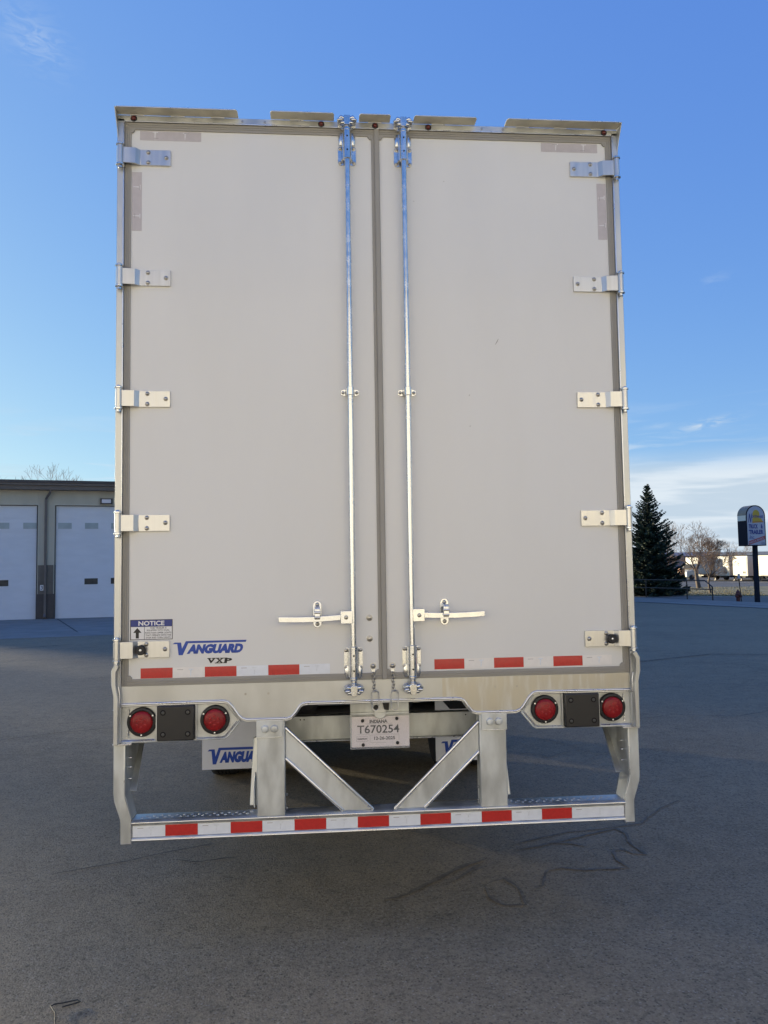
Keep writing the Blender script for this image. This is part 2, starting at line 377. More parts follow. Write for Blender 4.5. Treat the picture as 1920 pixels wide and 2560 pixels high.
# body: side walls, roof
b = B(whiteb)
b.box(-HX+.004, -HX+.04, .10, 16.1, 1.02, 3.99); b.box(HX-.04, HX-.004, .10, 16.1, 1.02, 3.99)
b.box(-HX+.04, HX-.04, .10, 16.1, 3.955, 3.985); b.box(-HX+.04, HX-.04, 16.06, 16.1, 1.02, 3.955)
for i in range(13):
    for s in (-1, 1):
        b.use(whiteb).box(s*(HX-.002)-.004, s*(HX-.002)+.004, 1.25+i*1.22, 1.29+i*1.22, 1.16, 3.9)
b.use(alu)
for s in (-1, 1):
    b.box(s*HX-.009, s*HX+.009, .12, 16.1, .98, 1.15); b.box(s*HX-.008, s*HX+.008, .12, 16.1, 3.9, 4.0)
b.build('body', TR, bevel=.003)
fl = B(darkst); fl.box(-HX+.045, HX-.045, .12, 16.0, 1.085, 1.12)
for i in range(34): fl.box(-HX+.05, HX-.05, .62+i*.3, .67+i*.3, .985, 1.085)
fl.build('floor', TR, bevel=0, smooth=0)
# rear frame : two posts
for s in (-1, 1):
    b = B(alu); x0, x1 = (-HX, -1.264) if s < 0 else (1.264, HX)
    b.box(x0, x1, -.012, .10, 1.05, 3.99)
    xa, xb = (x1-.006, x1) if s < 0 else (x0, x0+.006)
    b.use(bright).box(xa, xb, -.017, -.0125, 1.05, 3.975)
    b.build('rear_post', TR, bevel=.004)
# header with galvanised shade plates
b = B(galv); b.box(-HX, HX, -.012, .10, 3.977, 4.008); b.use(bright).box(-1.264, 1.264, -.015, -.0125, 3.973, 3.979)
b.use(steelbolt)
for x in (-.675, -.562, .567, .678): b.cyl((x, -.012, 3.993), (x, -.015, 3.993), .006, n=10)
hd = b.build('header', TR, bevel=.002)
for k, (x0, x1) in enumerate([(-1.296, -.695), (-.531, -.208), (-.079, .082), (.203, .529), (.687, 1.296)]):
    b = B(shadepl)
    c = .012; y0, y1 = -.084, -.012
    poly = [(x0, y1), (x1, y1), (x1, y0+c), (x1-c*.7, y0), (x0+c*.7, y0), (x0, y0+c)]
    b.prism(poly, 4.009, 4.013, 'xy')
    b.use(bright).box(x0+.012, x1-.012, y0-.0012, y0+.0008, 4.008, 4.0135)
    n = max(1, int((x1-x0)/.17))
    for j in range(n):   # weld beads
        xx = x0+(j+.3)*(x1-x0)/n; b.use(bright).tube([(xx, -.016, 4.006), (xx+.03, -.017, 4.0075), (xx+.07, -.016, 4.006)], .003, 6)
    if k in (0, 4):
        s = -1 if k == 0 else 1
        b.use(galv).prism([(-.084, 4.012), (-.012, 4.012), (-.012, 3.89), (-.03, 3.93)], s*1.296-.002, s*1.296+.002, 'yz')
    b.build('shade_plate', TR, bevel=.001)
for x in (-1.218, -.273, .005, .283, 1.224):
    b = B(blackr); b.lathe((x, -.012, 3.990), (0, -1, 0), [(.0165, 0), (.0165, .003), (.012, .006)], 18)
    m = b.build('marker_light', TR)
    b = B(redlens2); b.lathe((x, -.018, 3.990), (0, -1, 0), [(.0115, 0), (.0105, .004), (.006, .007), (.001, .008)], 16); b.build('lens', m, smooth=60)

# -------- doors
def make_door(s):
    xs, xo = (-.016, -1.232) if s < 0 else (.026, 1.232)     # seam side / outer side of the visible panel
    x0, x1 = min(xs, xo), max(xs, xo)
    b = B(white); b.box(x0-.01, x1+.01, 0, .045, 1.175, 3.945)
    D = b.build('door', TR, smooth=30)
    # seal
    b = B(sealm)
    if s < 0: L0, L1 = -1.263, -.0005
    else: L0, L1 = -.0005, 1.263
    zo0, zo1, zi0, zi1 = 1.151, 3.975, 1.184, 3.937
    def rail(a0, a1, c0, c1, y0): b.box(a0, a1, y0, .0, c0, c1)
    for (a0, a1, c0, c1) in ((L0, L1, zo0, zi0), (L0, L1, zi1, zo1), (L0, x0, zi0, zi1), (x1, L1, zi0, zi1)): rail(a0, a1, c0, c1, -.006)
    # raised ribs along the seal
    for f in (.34, .62):
        b.box(L0+.004, L1-.004, -.0085, -.006, zo0+(zi0-zo0)*f-.002, zo0+(zi0-zo0)*f+.002)
        b.box(L0+.004, L1-.004, -.0085, -.006, zo1+(zi1-zo1)*f-.002, zo1+(zi1-zo1)*f+.002)
        for (p, q) in ((L0, x0), (L1, x1)):
            if abs(q-p) > .02: b.box(p+(q-p)*f-.002, p+(q-p)*f+.002, -.0085, -.006, zo0+.004, zo1-.004)
    if s > 0: b.box(.0, .0235, -.013, -.0087, 1.152, 3.974)
    for cx in (x0, x1):
        sx = 1 if cx == x0 else -1
        for cz, sz in ((zi0, 1), (zi1, -1)):
            b.prism([(cx-sx*.004, cz-sz*.004), (cx+sx*.017, cz-sz*.004), (cx+sx*.018, cz+sz*.006), (cx+sx*.008, cz+sz*.017), (cx-sx*.004, cz+sz*.018)], -.0075, -.0005)
    b.build('seal', D, bevel=.0012)
    # hinges
    for k, z in enumerate((3.79, 3.168, 2.555, 1.940, 1.326)):
        b = B(hingem); X = lambda v: s*v
        pts = [(1.036, -.001), (1.036, -.010), (1.186, -.010), (1.206, -.030), (1.268, -.036), (1.268, -.028), (1.209, -.022), (1.190, -.001)]
        b.prism([(X(px), py) for px, py in pts], z-.040, z+.040, 'xy')
        b.cyl((X(1.279), -.034, z-.048), (X(1.279), -.034, z+.048), .0155, n=18)
        for zz in (z+.048, z-.056): b.use(zinc).cyl((X(1.279), -.034, zz), (X(1.279), -.034, zz+.008), .0205, n=18)
        b.use(zinc).lathe((X(1.279), -.034, z-.056), (0, 0, -1), [(.011, 0), (.011, .012), (.008, .016)], 6)
        b.use(zinc).lathe((X(1.279), -.034, z+.056), (0, 0, 1), [(.012, 0), (.010, .007), (.003, .009)], 12)
        b.use(galv).box(min(X(1.262), X(1.30)), max(X(1.262), X(1.30)), -.022, -.0125, z-.036, z+.036)
        b.use(steelbolt)
        for (bx, bz) in ((1.146, .026), (1.146, -.026), (1.057, 0)):
            b.lathe((X(bx), -.010, z+bz), (0, -1, 0), [(.0115, 0), (.0115, .0015), (.0085, .002), (.008, .006), (.004, .009), (.001, .0095)], 14)
        if k == 4:
            b.use(blackr).lathe((X(1.168), -.010, z-.001), (0, -1, 0), [(.019, 0), (.024, .012), (.024, .026), (.021, .03), (.008, .029)], 22)
            b.use(bright).lathe((X(1.168), -.039, z-.001), (0, -1, 0), [(.007, 0), (.006, .003), (.002, .004)], 8)
        b.build('hinge', D, bevel=.0012)
    # lock rod
    xr = s*.1425 if s < 0 else .148
    yr = -.045
    b = B(zinc); b.cyl((xr, yr, 1.10), (xr, yr, 3.99), .0143, n=24, caps=True); b.build('lock_rod', D, smooth=40)
    # rod bearings
    def bearing(top):
        sg = 1 if top else -1
        za, zb = (3.789, 3.949) if top else (1.320, 1.157)
        pz0, pz1 = (3.778, 3.878) if top else (1.31, 1.203)
        b = B(zinc)
        z0, z1 = min(pz0, pz1), max(pz0, pz1)
        def rr(x0, x1, z0, z1, r):
            o = []
            for cx, cz, a in ((x1-r, z1-r, 0), (x0+r, z1-r, 90), (x0+r, z0+r, 180), (x1-r, z0+r, 270)):
                for t in range(4): o.append((cx+r*cos(R_(a+t*30)), cz+r*sin(R_(a+t*30))))
            return o
        b.prism(rr(xr-.046, xr+.046, z0, z1, .012), -.006, -.0005)
        # saddle hump holding the rod
        for sx in (-1, 1):
            b.prism([(xr+sx*.020, -.006), (xr+sx*.030, -.006), (xr+sx*.024, -.030), (xr+sx*.018, -.034)], min(za, zb)+.012, max(za, zb)-.012, 'xy')
            # pressed ears
            e0 = zb-sg*.065
            b.lathe((xr+sx*.031, -.004, e0+sg*.030), (0, 0, sg), [(.010, -.030), (.014, -.012), (.014, .012), (.009, .030), (.002, .036)], 12)
        b.use(bright if False else zinc)
        b.lathe((xr, yr, za), (0, 0, sg), [(.0165, 0), (.0215, .003), (.0215, .012), (.0205, .013), (.0205, .15), (.0215, .152), (.0215, .160), (.017, abs(zb-za)+.002)], 28)
        b.use(steelbolt)
        for sx in (-1, 1):
            for zz in (z0+.012, z1-.012):
                b.lathe((xr+sx*.036, -.006, zz), (0, -1, 0), [(.010, 0), (.010, .002), (.007, .003), (.0065, .008), (.002, .010)], 12)
        b.use(hole)
        for f in (.27, .72):
            zz = za+(zb-za)*f; b.lathe((xr, yr-.0192, zz), (0, -1, 0), [(.0045, 0), (.0045, .0022)], 14)
        b.build('rod_bearing', D, bevel=0, smooth=18)
    bearing(True); bearing(False)
    # cams and keepers
    for top in (True, False):
        sg = 1 if top else -1; zc = 3.992 if top else 1.108
        b = B(zinc)
        b.lathe((xr, yr, zc-sg*.045), (0, 0, sg), [(.0125, -.01), (.0125, .010), (.018, .012), (.018, .020), (.013, .022), (.015, .030)], 20)
        # forged cam: hub with two hooked arms
        b.prism([(xr-.013, zc-.028), (xr+.013, zc-.028), (xr+.017, zc-.004), (xr+.016, zc+.022), (xr-.016, zc+.022), (xr-.017, zc-.004)], yr-.022, yr+.016)
        for sx in (-1, 1):
            b.tube([(xr+sx*.012, yr-.006, zc+.010), (xr+sx*.030, yr-.012, zc+.014), (xr+sx*.042, yr-.004, zc+.004), (xr+sx*.040, yr+.012, zc-.010)], [.010, .011, .010, .007], 10)
            b.tube([(xr+sx*.010, yr-.008, zc-.012), (xr+sx*.026, yr-.010, zc-.014), (xr+sx*.036, yr+.004, zc-.008)], [.009, .008, .006], 10)
            b.prism([(xr+sx*.024, zc-.018), (xr+sx*.047, zc-.010), (xr+sx*.047, zc+.012), (xr+sx*.030, zc+.024), (xr+sx*.022, zc+.010)], -.030, -.012)
            b.cyl((xr+sx*.022, yr-.020, zc-.002), (xr+sx*.044, yr-.020, zc-.004), .0065, n=10)
        b.prism([(xr-.046, zc-.012), (xr-.030, zc-.030*1), (xr+.030, zc-.030), (xr+.046, zc-.012), (xr+.046, zc+.014), (xr+.034, zc+.022), (xr-.034, zc+.022), (xr-.046, zc+.014)], -.018, -.0125)
        b.build('cam_lock', D, bevel=.0015, smooth=50)
    # mid guide
    b = B(zinc); z = 2.589
    b.prism([(xr-.045, z-.010), (xr-.030, z-.016), (xr+.030, z-.016), (xr+.045, z-.010), (xr+.045, z+.010), (xr+.030, z+.016), (xr-.030, z+.016), (xr-.045, z+.010)], -.006, -.0005)
    b.lathe((xr, yr, z-.022), (0, 0, 1), [(.0152, 0), (.019, .002), (.019, .042), (.0152, .044)], 20)
    for sx in (-1, 1): b.prism([(xr+sx*.016, -.004), (xr+sx*.026, -.004), (xr+sx*.020, -.045), (xr+sx*.016, -.045)], z-.014, z+.014, 'xy')
    b.use(steelbolt)
    for sx in (-1, 1): b.lathe((xr+sx*.035, -.006, z), (0, -1, 0), [(.009, 0), (.007, .006), (.002, .009)], 12)
    b.build('rod_guide', D, smooth=40)
    # handle
    def hx(v): return xr+s*v
    b = B(zinc)
    hz = 1.461+(.005 if s > 0 else .002)
    a0, a1 = hx(.004), hx(.062)
    b.box(min(a0, a1), max(a0, a1), -.064, -.026, hz-.030, hz+.032)
    b.use(steelbolt).lathe((hx(.035), -.064, hz), (0, -1, 0), [(.011, 0), (.009, .004), (.003, .006)], 14)
    b.use(zinc); n = 12; top = []; bot = []
    for i in range(n+1):
        t = i/n; x = hx(.062+.302*t); dz = -.005*sin(pi*min(1, t*1.0))-(.004*t if s < 0 else -.002*t)
        yy = -.050-.010*t*t
        top.append((x, yy, hz+.0135+dz)); bot.append((x, yy, hz-.0135+dz))
    vs = []; fs = []
    for p, q in zip(top, bot): vs += [p, q, (q[0], q[1]+.006, q[2]), (p[0], p[1]+.006, p[2])]
    for i in range(n):
        for j in range(4): fs.append((4*i+j, 4*i+(j+1) % 4, 4*i+4+(j+1) % 4, 4*i+4+j))
    fs += [(0, 3, 2, 1), (4*n, 4*n+1, 4*n+2, 4*n+3)]
    b.add(vs, fs); b.build('handle', D, bevel=.0015)
    # handle retainer
    b = B(zinc); xc = s*.318; zc = 1.478
    prof = []
    for a in range(0, 181, 30): prof.append((xc+.021*cos(R_(a)), zc+.045+.021*sin(R_(a))))
    for a in range(180, 361, 30): prof.append((xc+.021*cos(R_(a)), zc-.045+.021*sin(R_(a))))
    b.prism(prof, -.005, -.0005)
    b.prism([(-.005, zc-.030), (-.062, zc-.022), (-.066, zc+.010), (-.058, zc+.034), (-.048, zc+.040), (-.005, zc+.030), (-.005, zc+.024), (-.046, zc+.030), (-.056, zc+.008), (-.054, zc-.016), (-.005, zc-.024)], xc-.013, xc+.013, 'yz')
    b.cyl((xc-.015, -.064, zc-.012), (xc+.015, -.064, zc-.012), .005, n=10); b.cyl((xc-.015, -.066, zc+.012), (xc+.015, -.066, zc+.012), .006, n=10)
    b.use(steelbolt)
    for q in (.048, -.048): b.lathe((xc, -.005, zc+q), (0, -1, 0), [(.011, 0), (.009, .005), (.003, .008)], 12)
    b.build('handle_retainer', D, bevel=.001, smooth=40)
    # chain with oblong ring
    xc = -.045 if s < 0 else .052
    b = B(steelbolt); b.lathe((xc, -.0002, 1.217), (0, -1, 0), [(.0145, 0), (.0145, .002), (.010, .003), (.009, .007), (.003, .010)], 18)
    b.use(zinc).prism([(xc-.009, 1.217), (xc+.009, 1.217), (xc+.0085, 1.190), (xc-.0085, 1.190)], -.0018, -.0003); b.box(xc-.0075, xc+.0075, -.0135, -.0002, 1.188, 1.1915)
    def link(cx, cz, L_, w_, r, rot, lean=0., n=14, y=-.0155):
        pts = []
        for i in range(n):
            a = 2*pi*i/n; px = cos(a)*w_/2; pz = sin(a)*w_/2+(L_-w_)/2*(1 if sin(a) > .001 else (-1 if sin(a) < -.001 else 0))
            pts.append((cx+px*cos(rot)+pz*lean, y+px*sin(rot), cz+pz))
        b.tube(pts, r, 6, closed=True)
    z = 1.187; xx = xc; k = 0
    b.use(steelbolt)
    while z > 1.108:
        link(xx+(.002 if k % 2 else -.002), z-.009, .021, .0125, .0017, .5 if k % 2 == 0 else 2.2, .12*(-1)**k, 10); z -= .0155; k += 1; xx += (.0006 if s > 0 else .0010)
    b.use(bright); link(xx+.001, 1.052, .096, .035, .0030, .08, .02 if s > 0 else .01, 24, y=-.034)
    b.build('chain', D, smooth=60)
    return D
DL = make_door(-1); DR = make_door(1)
for z in (1.455, 1.352):
    b = B(steelbolt); b.lathe((-.060, 0, z), (0, -1, 0), [(.0155, 0), (.0155, .002), (.010, .0035), (.009, .007), (.003, .009)], 20); b.build('door_bolt', DL)
# little scuffs on the doors
for (x, z, l, a) in ((.62, 2.86, .035, 1.05), (.47, 2.58, .006, 1), (.47, 2.42, .006, 1), (.20, 3.60, .006, 0), (.36, 3.71, .006, 0)):
    b = B(sealm); dx, dz = cos(a)*l/2, sin(a)*l/2; b.flat([(x-dx, z-dz), (x+dx, z+dz), (x+dx+.002, z+dz-.001), (x+.003, z-.003), (x-dx+.001, z-dz-.001)], -.0007); b.build('scuff_mark', DR)

# -------- decals and tape (flat films on the doors)
def vmark(mb, x, z, h, y, flip=1):
    """the small slanted letter V printed in the films"""
    w = h*.7
    mb.flat([(x-.45*w, z+h*.5), (x+.55*w, z+h*.5), (x+.50*w, z+h*.36), (x+.18*w, z+h*.36), (x+.02*w, z-h*.5), (x-.12*w, z-h*.5), (x-.14*w, z+h*.34), (x-.45*w, z+h*.38)], y)
def tape(parent, name, x0, x1, z0, z1, cuts, start_red, y, warm=(), mark=True):
    b = MB(); xs = [x0]+cuts+[x1]
    for i in range(len(xs)-1):
        red = (i % 2 == 0) == start_red
        m = redtape if red else (creamtape if i in warm else whitetape)
        b.use(m).box(xs[i]+.0003, xs[i+1]-.0003, y-.0004, y+.0003, z0, z1)
        if not red and mark:
            xm = (xs[i]+xs[i+1])/2; h = (z1-z0)
            b.use(whitemark); vmark(b, xm+.01, (z0+z1)/2, h*.7, y-.0007)
            b.use(greyink).flat([(xs[i]+.022, z1-h*.20), (xs[i]+.050, z1-h*.20), (xs[i]+.050, z1-h*.24), (xs[i]+.022, z1-h*.24)], y-.0007)
    b.build(name, parent, smooth=0)
tape(DL, 'reflective_tape', -1.175, -.258, 1.1855, 1.2345, [-1.022, -.868, -.715, -.561, -.409], True, -.0010, warm=(1,))
tape(DR, 'reflective_tape', .262, 1.175, 1.1915, 1.2415, [.414, .565, .717, .870, 1.022], True, -.0010, warm=(1, 3, 5))
for s, D in ((-1, DL), (1, DR)):
    for k, (a0, a1, c0, c1) in enumerate(((s*.885, s*1.190, 3.885, 3.934), (s*1.180, s*1.229, 3.413, 3.717))):
        b = B(pinktape); b.box(min(a0, a1), max(a0, a1), -.0012, -.0004, c0, c1)
        b.use(pinkmark)
        if k == 0:
            vmark(b, s*1.115, 3.911, .040, -.0014); vmark(b, s*.965, 3.911, .036, -.0014); b.use(greyink)
            for (px, pz) in ((s*1.11, 3.895), (s*.96, 3.925)): b.flat([(px-.012, pz), (px+.012, pz), (px+.012, pz+.0022), (px-.012, pz+.0022)], -.0017)
        else:
            for zz in (3.64, 3.49):      # the letter lies on its side here
                t = MB().use(pinkmark); vmark(t, 0, 0, .036, 0)
                b.add([(s*1.204+p.z, -.0014, zz+s*p.x) for p in t.v], t.f)
            b.use(greyink)
            for (px, pz) in ((s*1.193, 3.635), (s*1.215, 3.49)): b.flat([(px, pz-.012), (px, pz+.012), (px+.0022, pz+.012), (px+.0022, pz-.012)], -.0017)
        b.build('faded_tape_film', D, smooth=0)
# NOTICE sticker
b = B(inkb); b.box(-1.225, -1.023, -.0010, -.0003, 1.3715, 1.4690)
b.use(navy).flat([(-1.222, 1.436), (-1.026, 1.436), (-1.026, 1.4665), (-1.222, 1.4665)], -.0013)
b.use(decalw).flat([(-1.2215, 1.3745), (-1.1585, 1.3745), (-1.1585, 1.4345), (-1.2215, 1.4345)], -.0013)
b.flat([(-1.1565, 1.3745), (-1.0260, 1.3745), (-1.0260, 1.4345), (-1.1565, 1.4345)], -.0013)
textmb(b, 'NOTICE', .124, .0225, onface(-1.186, 1.4400, -.0016), bold=.03)
b.use(inkb).flat([(-1.191, 1.4300), (-1.211, 1.4060), (-1.1985, 1.4060), (-1.1985, 1.3790), (-1.1835, 1.3790), (-1.1835, 1.4060), (-1.171, 1.4060)], -.0016)
for i, (t, w) in enumerate((('THIS TRAILER IS', .078), ('EQUIPPED WITH DUAL', .108), ('FUNCTION UPPER LIGHTS', .124), ('THAT OPERATE WITH THE', .122), ('STOP AND TURN LIGHTS', .118))):
    textmb(b, t, w, .0082, onface(-1.0913-w/2, 1.4240-i*.0117, -.0016), bold=.012)
b.build('notice_sticker', DL, smooth=0)
# maker's lettering: a big slanted V, a long bar, then heavy slanted capitals
def wordmark(parent, x, z, W_, H_, y, name, m=blue):
    b = B(m); sx = W_/930.; sz = H_/170.
    P = lambda a, c: (x+(a-610)*sx, z+(565-c)*sz-10*sz)
    b.flat([P(q, r) for q, r in ((610, 415), (638, 396), (716, 396), (729, 472), (776, 381), (1540, 381), (1530, 407), (806, 407), (737, 553), (686, 553), (668, 415))], y)
    def pl(u, v):
        return (P(785, 541)[0]+u+v*.27*(sx/sz), y, P(785, 541)[1]+v)
    textmb(b, 'ANGUARD', (1505-785)*sx-.26*100*sx, 118*sz, pl, bold=.075)
    b.build(name, parent, smooth=0)
wordmark(DL, -1.023, 1.2925, .357, .0665, -.0010, 'maker_lettering')
b = B(inkb)
for i, (ch, x) in enumerate((('V', -.857), ('X', -.817), ('P', -.775))):
    textmb(b, ch, .036, .0225, (lambda u, v, x=x: (x+u+v*.18, -.0012, 1.2515+v)), bold=.05)
    for (a, c) in ((0, 1), (.7, 1)) if ch != 'P' else ((-.1, 1), ):
        b.box(x+a*.030+.001, x+a*.030+.019, -.0010, -.0002, 1.2725, 1.2762)
    if ch != 'V':
        for a in ((0, .62) if ch == 'X' else (-.1,)): b.box(x+a*.030-.003, x+a*.030+.016, -.0010, -.0002, 1.2495, 1.2530)
b.build('model_lettering', DL, smooth=0)

# -------- rear sill with its shaped lower edge
def contour(s):
    c = [(1.264, 1.066), (.775, 1.070), (.757, 1.064), (.735, 1.042), (.707, 1.000), (.690, .984), (.668, .976), (.470, .976), (.448, .983), (.425, 1.010), (.408, 1.036), (.392, 1.046), (.370, 1.049)]
    return [(s*x, z) for x, z in c]
cl_, cr_ = contour(-1), contour(1)
low = cl_+cr_[::-1]
poly = low+[(1.264, 1.150), (-1.264, 1.150)]
b = B(alu); b.prism(poly, -.004, .004)
b.use(scuffed).prism([(.30, 1.149), (1.262, 1.149), (1.262, 1.074)]+[(x, z+.006) for x, z in cr_[1:]]+[(.30, 1.056)], -.0052, -.0041)
b.use(bright).tube([(x, -.008, z-.001) for x, z in low], .0055, 8); b.tube([(x, -.0035, z-.0095) for x, z in low], .0045, 8)
b.use(galv2).tube([(x, .012, z-.004) for x, z in low], .010, 6)
b.use(steelbolt)
for x in (-.672, -.561, .567, .678): b.cyl((x, -.0052, 1.098), (x, -.0070, 1.098), .0055, n=12)
b.build('rear_sill', TR, smooth=50)

# -------- light boxes
for s in (-1, 1):
    X = lambda v: s*v
    b = B(galv)
    pl = [(1.264, 1.058), (.778, 1.058), (.760, 1.050), (.705, .978), (.700, .968), (.757, .898), (.772, .888), (1.264, .884)]
    b.prism([(X(x), z) for x, z in pl], .012, .016)
    b.use(galv2).tube([(X(x), .004, z) for x, z in pl[2:]], .0062, 8)
    b.use(bright).tube([(X(.905), .002, .8905), (X(.776), .002, .8935), (X(.712), .002, .968)], .0030, 6)
    b.tube([(X(1.262), .002, .8885), (X(1.110), .002, .8905)], .0045, 6)
    for xx in (1.098, .909): b.use(galv).box(min(X(xx-.003), X(xx+.003)), max(X(xx-.003), X(xx+.003)), -.006, .012, .884, 1.060)
    # weld bead on the outer side
    b.use(bright); rnd = random.Random(5)
    b.tube([(X(1.232+rnd.uniform(-.002, .002)), .008, .905+i*.006) for i in range(24)], [.0030+rnd.uniform(0, .002) for i in range(24)], 6)
    b.build('light_box', TR, smooth=40)
    for xx in (1.168, .820):
        b = B(blackr); c = (X(xx), .012, .978)
        b.lathe(c, (0, -1, 0), [(.070, 0), (.071, .010), (.067, .019), (.058, .021), (.053, .017)], 40)
        b.use(bright)
        for a in (90+60, 90-60, 270): b.lathe((c[0]+.0615*cos(R_(a)), c[1]-.019, c[2]+.0615*sin(R_(a))), (0, -1, 0), [(.0042, 0), (.0042, .003), (.001, .0035)], 10)
        g = b.build('tail_light', TR, smooth=50)
        b = B(redlens); b.lathe((c[0], c[1]-.012, c[2]), (0, -1, 0), [(.053, 0), (.0525, .010), (.046, .016), (.030, .0195), (.012, .021), (.001, .0212)], 40)
        b.use(redcell)
        for a in range(7):
            r = 0 if a == 6 else .021; q = a*60+30
            b.lathe((c[0]+r*cos(R_(q)), c[1]-.0305, c[2]+r*sin(R_(q))), (0, -1, 0), [(.0075, 0), (.0062, .0022), (.003, .0034), (.001, .0036)], 8)
        b.build('lens', g, smooth=70)
    # black dock pad
    b = B(blackp); x0, x1 = sorted((X(.915), X(1.092))); z0, z1 = .889, 1.056
    b.box(x0, x1, -.030, .011, z0, z1); p = b.build('dock_pad', TR, bevel=.006)
    for xx in (x0+.030, x1-.030):
        for zz in (z0+.032, z1-.032):
            b = MB(); b.use(hole).lathe((xx, -.0302, zz), (0, -1, 0), [(.0135, 0), (.0135, .0006)], 18)
            b.use(padb).lathe((xx, -.0308, zz), (0, -1, 0), [(.0080, 0), (.0080, .0015), (.0055, .0025), (.001, .0028)], 8)
            b.build('pad_bolt', p)
    # corner side plate (edge on), kinked
    b = B(alu)
    o = [(1.272, 1.262), (1.284, 1.262), (1.300, 1.232), (1.300, 1.165), (1.289, 1.112), (1.2885, .884)]
    i_ = [(1.268, .884), (1.268, 1.100), (1.279, 1.160), (1.279, 1.225), (1.267, 1.250)]
    b.prism([(X(x), z) for x, z in o+i_], -.055, -.0125)
    c0_, c1_ = sorted((X(1.2645), X(1.2885))); b.use(galv).box(c0_, c1_, -.0124, .10, .884, 1.066); b.use(alu)
    b.use(bright).tube([(X(1.2665), -.030, z) for z in (1.055, 1.09, 1.12)]+[(X(1.2725), -.030, 1.155)], .0035, 6)
    b.use(zinc).lathe((X(1.289), -.040, 1.047), (s, 0, 0), [(.007, 0), (.006, .004), (.001, .006)], 10)
    b.build('corner_plate', TR, bevel=.0015)
    # lower corner guard
    b = B(galv2)
    o = [(1.300, .872), (1.300, .640), (1.296, .605), (1.268, .520), (1.266, .500), (1.266, .405)]
    i_ = [(1.217, .405), (1.217, .500), (1.219, .525), (1.247, .612), (1.250, .645), (1.250, .872)]
    b.prism([(X(x), z) for x, z in o+i_], .0, .012)
    b.prism([(X(x), z) for x, z in o+[(q[0]+.042, q[1]) for q in i_]], .012, .075)
    # inner web tapering forward
    b.prism([(.012, .872), (.36, .872), (.10, .625), (.012, .625)], X(1.250)-.003, X(1.250)+.003, 'yz')
    b.prism([(.012, .872), (.34, .872), (.30, .84), (.012, .84)], X(1.22)-.004, X(1.245), 'yz') if False else None
    b.add([(X(1.250), .012, .625), (X(1.250), .12, .635), (X(1.219), .11, .515), (X(1.219), .012, .515), (X(1.246), .012, .625), (X(1.246), .12, .635), (X(1.215), .11, .515), (X(1.215), .012, .515)],
          [(0, 1, 2, 3), (7, 6, 5, 4), (0, 4, 5, 1), (2, 6, 7, 3), (1, 5, 6, 2), (0, 3, 7, 4)])
    # bent inner lip on the web's front edge
    b.use(galv).add([(X(1.250), .358, .872), (X(1.225), .358, .872), (X(1.215), .10, .628), (X(1.250), .10, .628), (X(1.250), .362, .868), (X(1.225), .362, .868), (X(1.215), .104, .624), (X(1.250), .104, .624)],
          [(0, 1, 2, 3), (7, 6, 5, 4), (0, 4, 5, 1), (2, 6, 7, 3), (1, 5, 6, 2), (0, 3, 7, 4)])
    for zz in (.80, .755, .70): b.use(zinc).cyl((X(1.247), .05, zz), (X(1.225), .05, zz), .004, n=8)
    b.use(bright).box(min(X(1.302), X(1.215)), max(X(1.302), X(1.215)), -.016, .06, .873, .881)
    b.use(bright).tube([(X(x-.001), -.001, z) for x, z in i_[::-1]], .0022, 6)
    b.build('corner_guard', TR, bevel=.003, smooth=35)

# -------- rear impact guard
b = B(galv); x0, x1 = -1.2125, 1.2165
def prof_bump():
    # closed cross-section in (y, z): rounded upper and lower noses with a recessed flat face
    return [(.004, .434), (.000, .432), (-.004, .426), (-.004, .421), (.002, .417), (.095, .417), (.100, .422), (.100, .508), (.095, .515), (.012, .516), (.002, .513), (-.006, .507), (-.007, .499), (-.003, .492), (.004, .489)]
b.prism(prof_bump(), x0, x1, 'yz')
rnd = random.Random(3)
for side in (-1, 1):    # raised grip perforations on top
    for i in range(16):
        for r in range(2):
            x = side*(1.17-i*.036-(r % 2)*.018)
            if side*x < .64: continue
            b.use(galv2).lathe((x, .030+r*.024, .516), (0, 0, 1), [(.0080, 0), (.0070, .0016), (.0050, .0020), (.004, .0004)], 10)
for i in range(34):
    x = -.46+i*.028; b.lathe((x, .05+(i % 3)*.016, .516), (0, 0, 1), [(.0042, 0), (.003, .0012), (.001, .0016)], 6)
b.use(bright).tube([(x0, -.0062, .504), (0, -.0066, .5045), (x1, -.0062, .504)], .0034, 8); b.tube([(x0, -.0038, .4225), (0, -.004, .4225), (x1, -.0038, .4225)], .0034, 8)
G = b.build('impact_guard', TR, bevel=0, smooth=40)
tape(G, 'reflective_tape', -1.209, 1.213, .4355, .4875, [-1.056, -.902, -.746, -.594, -.439, -.285, -.131, .023, .178, .331, .485, .637, .790, .944], False, .0030)
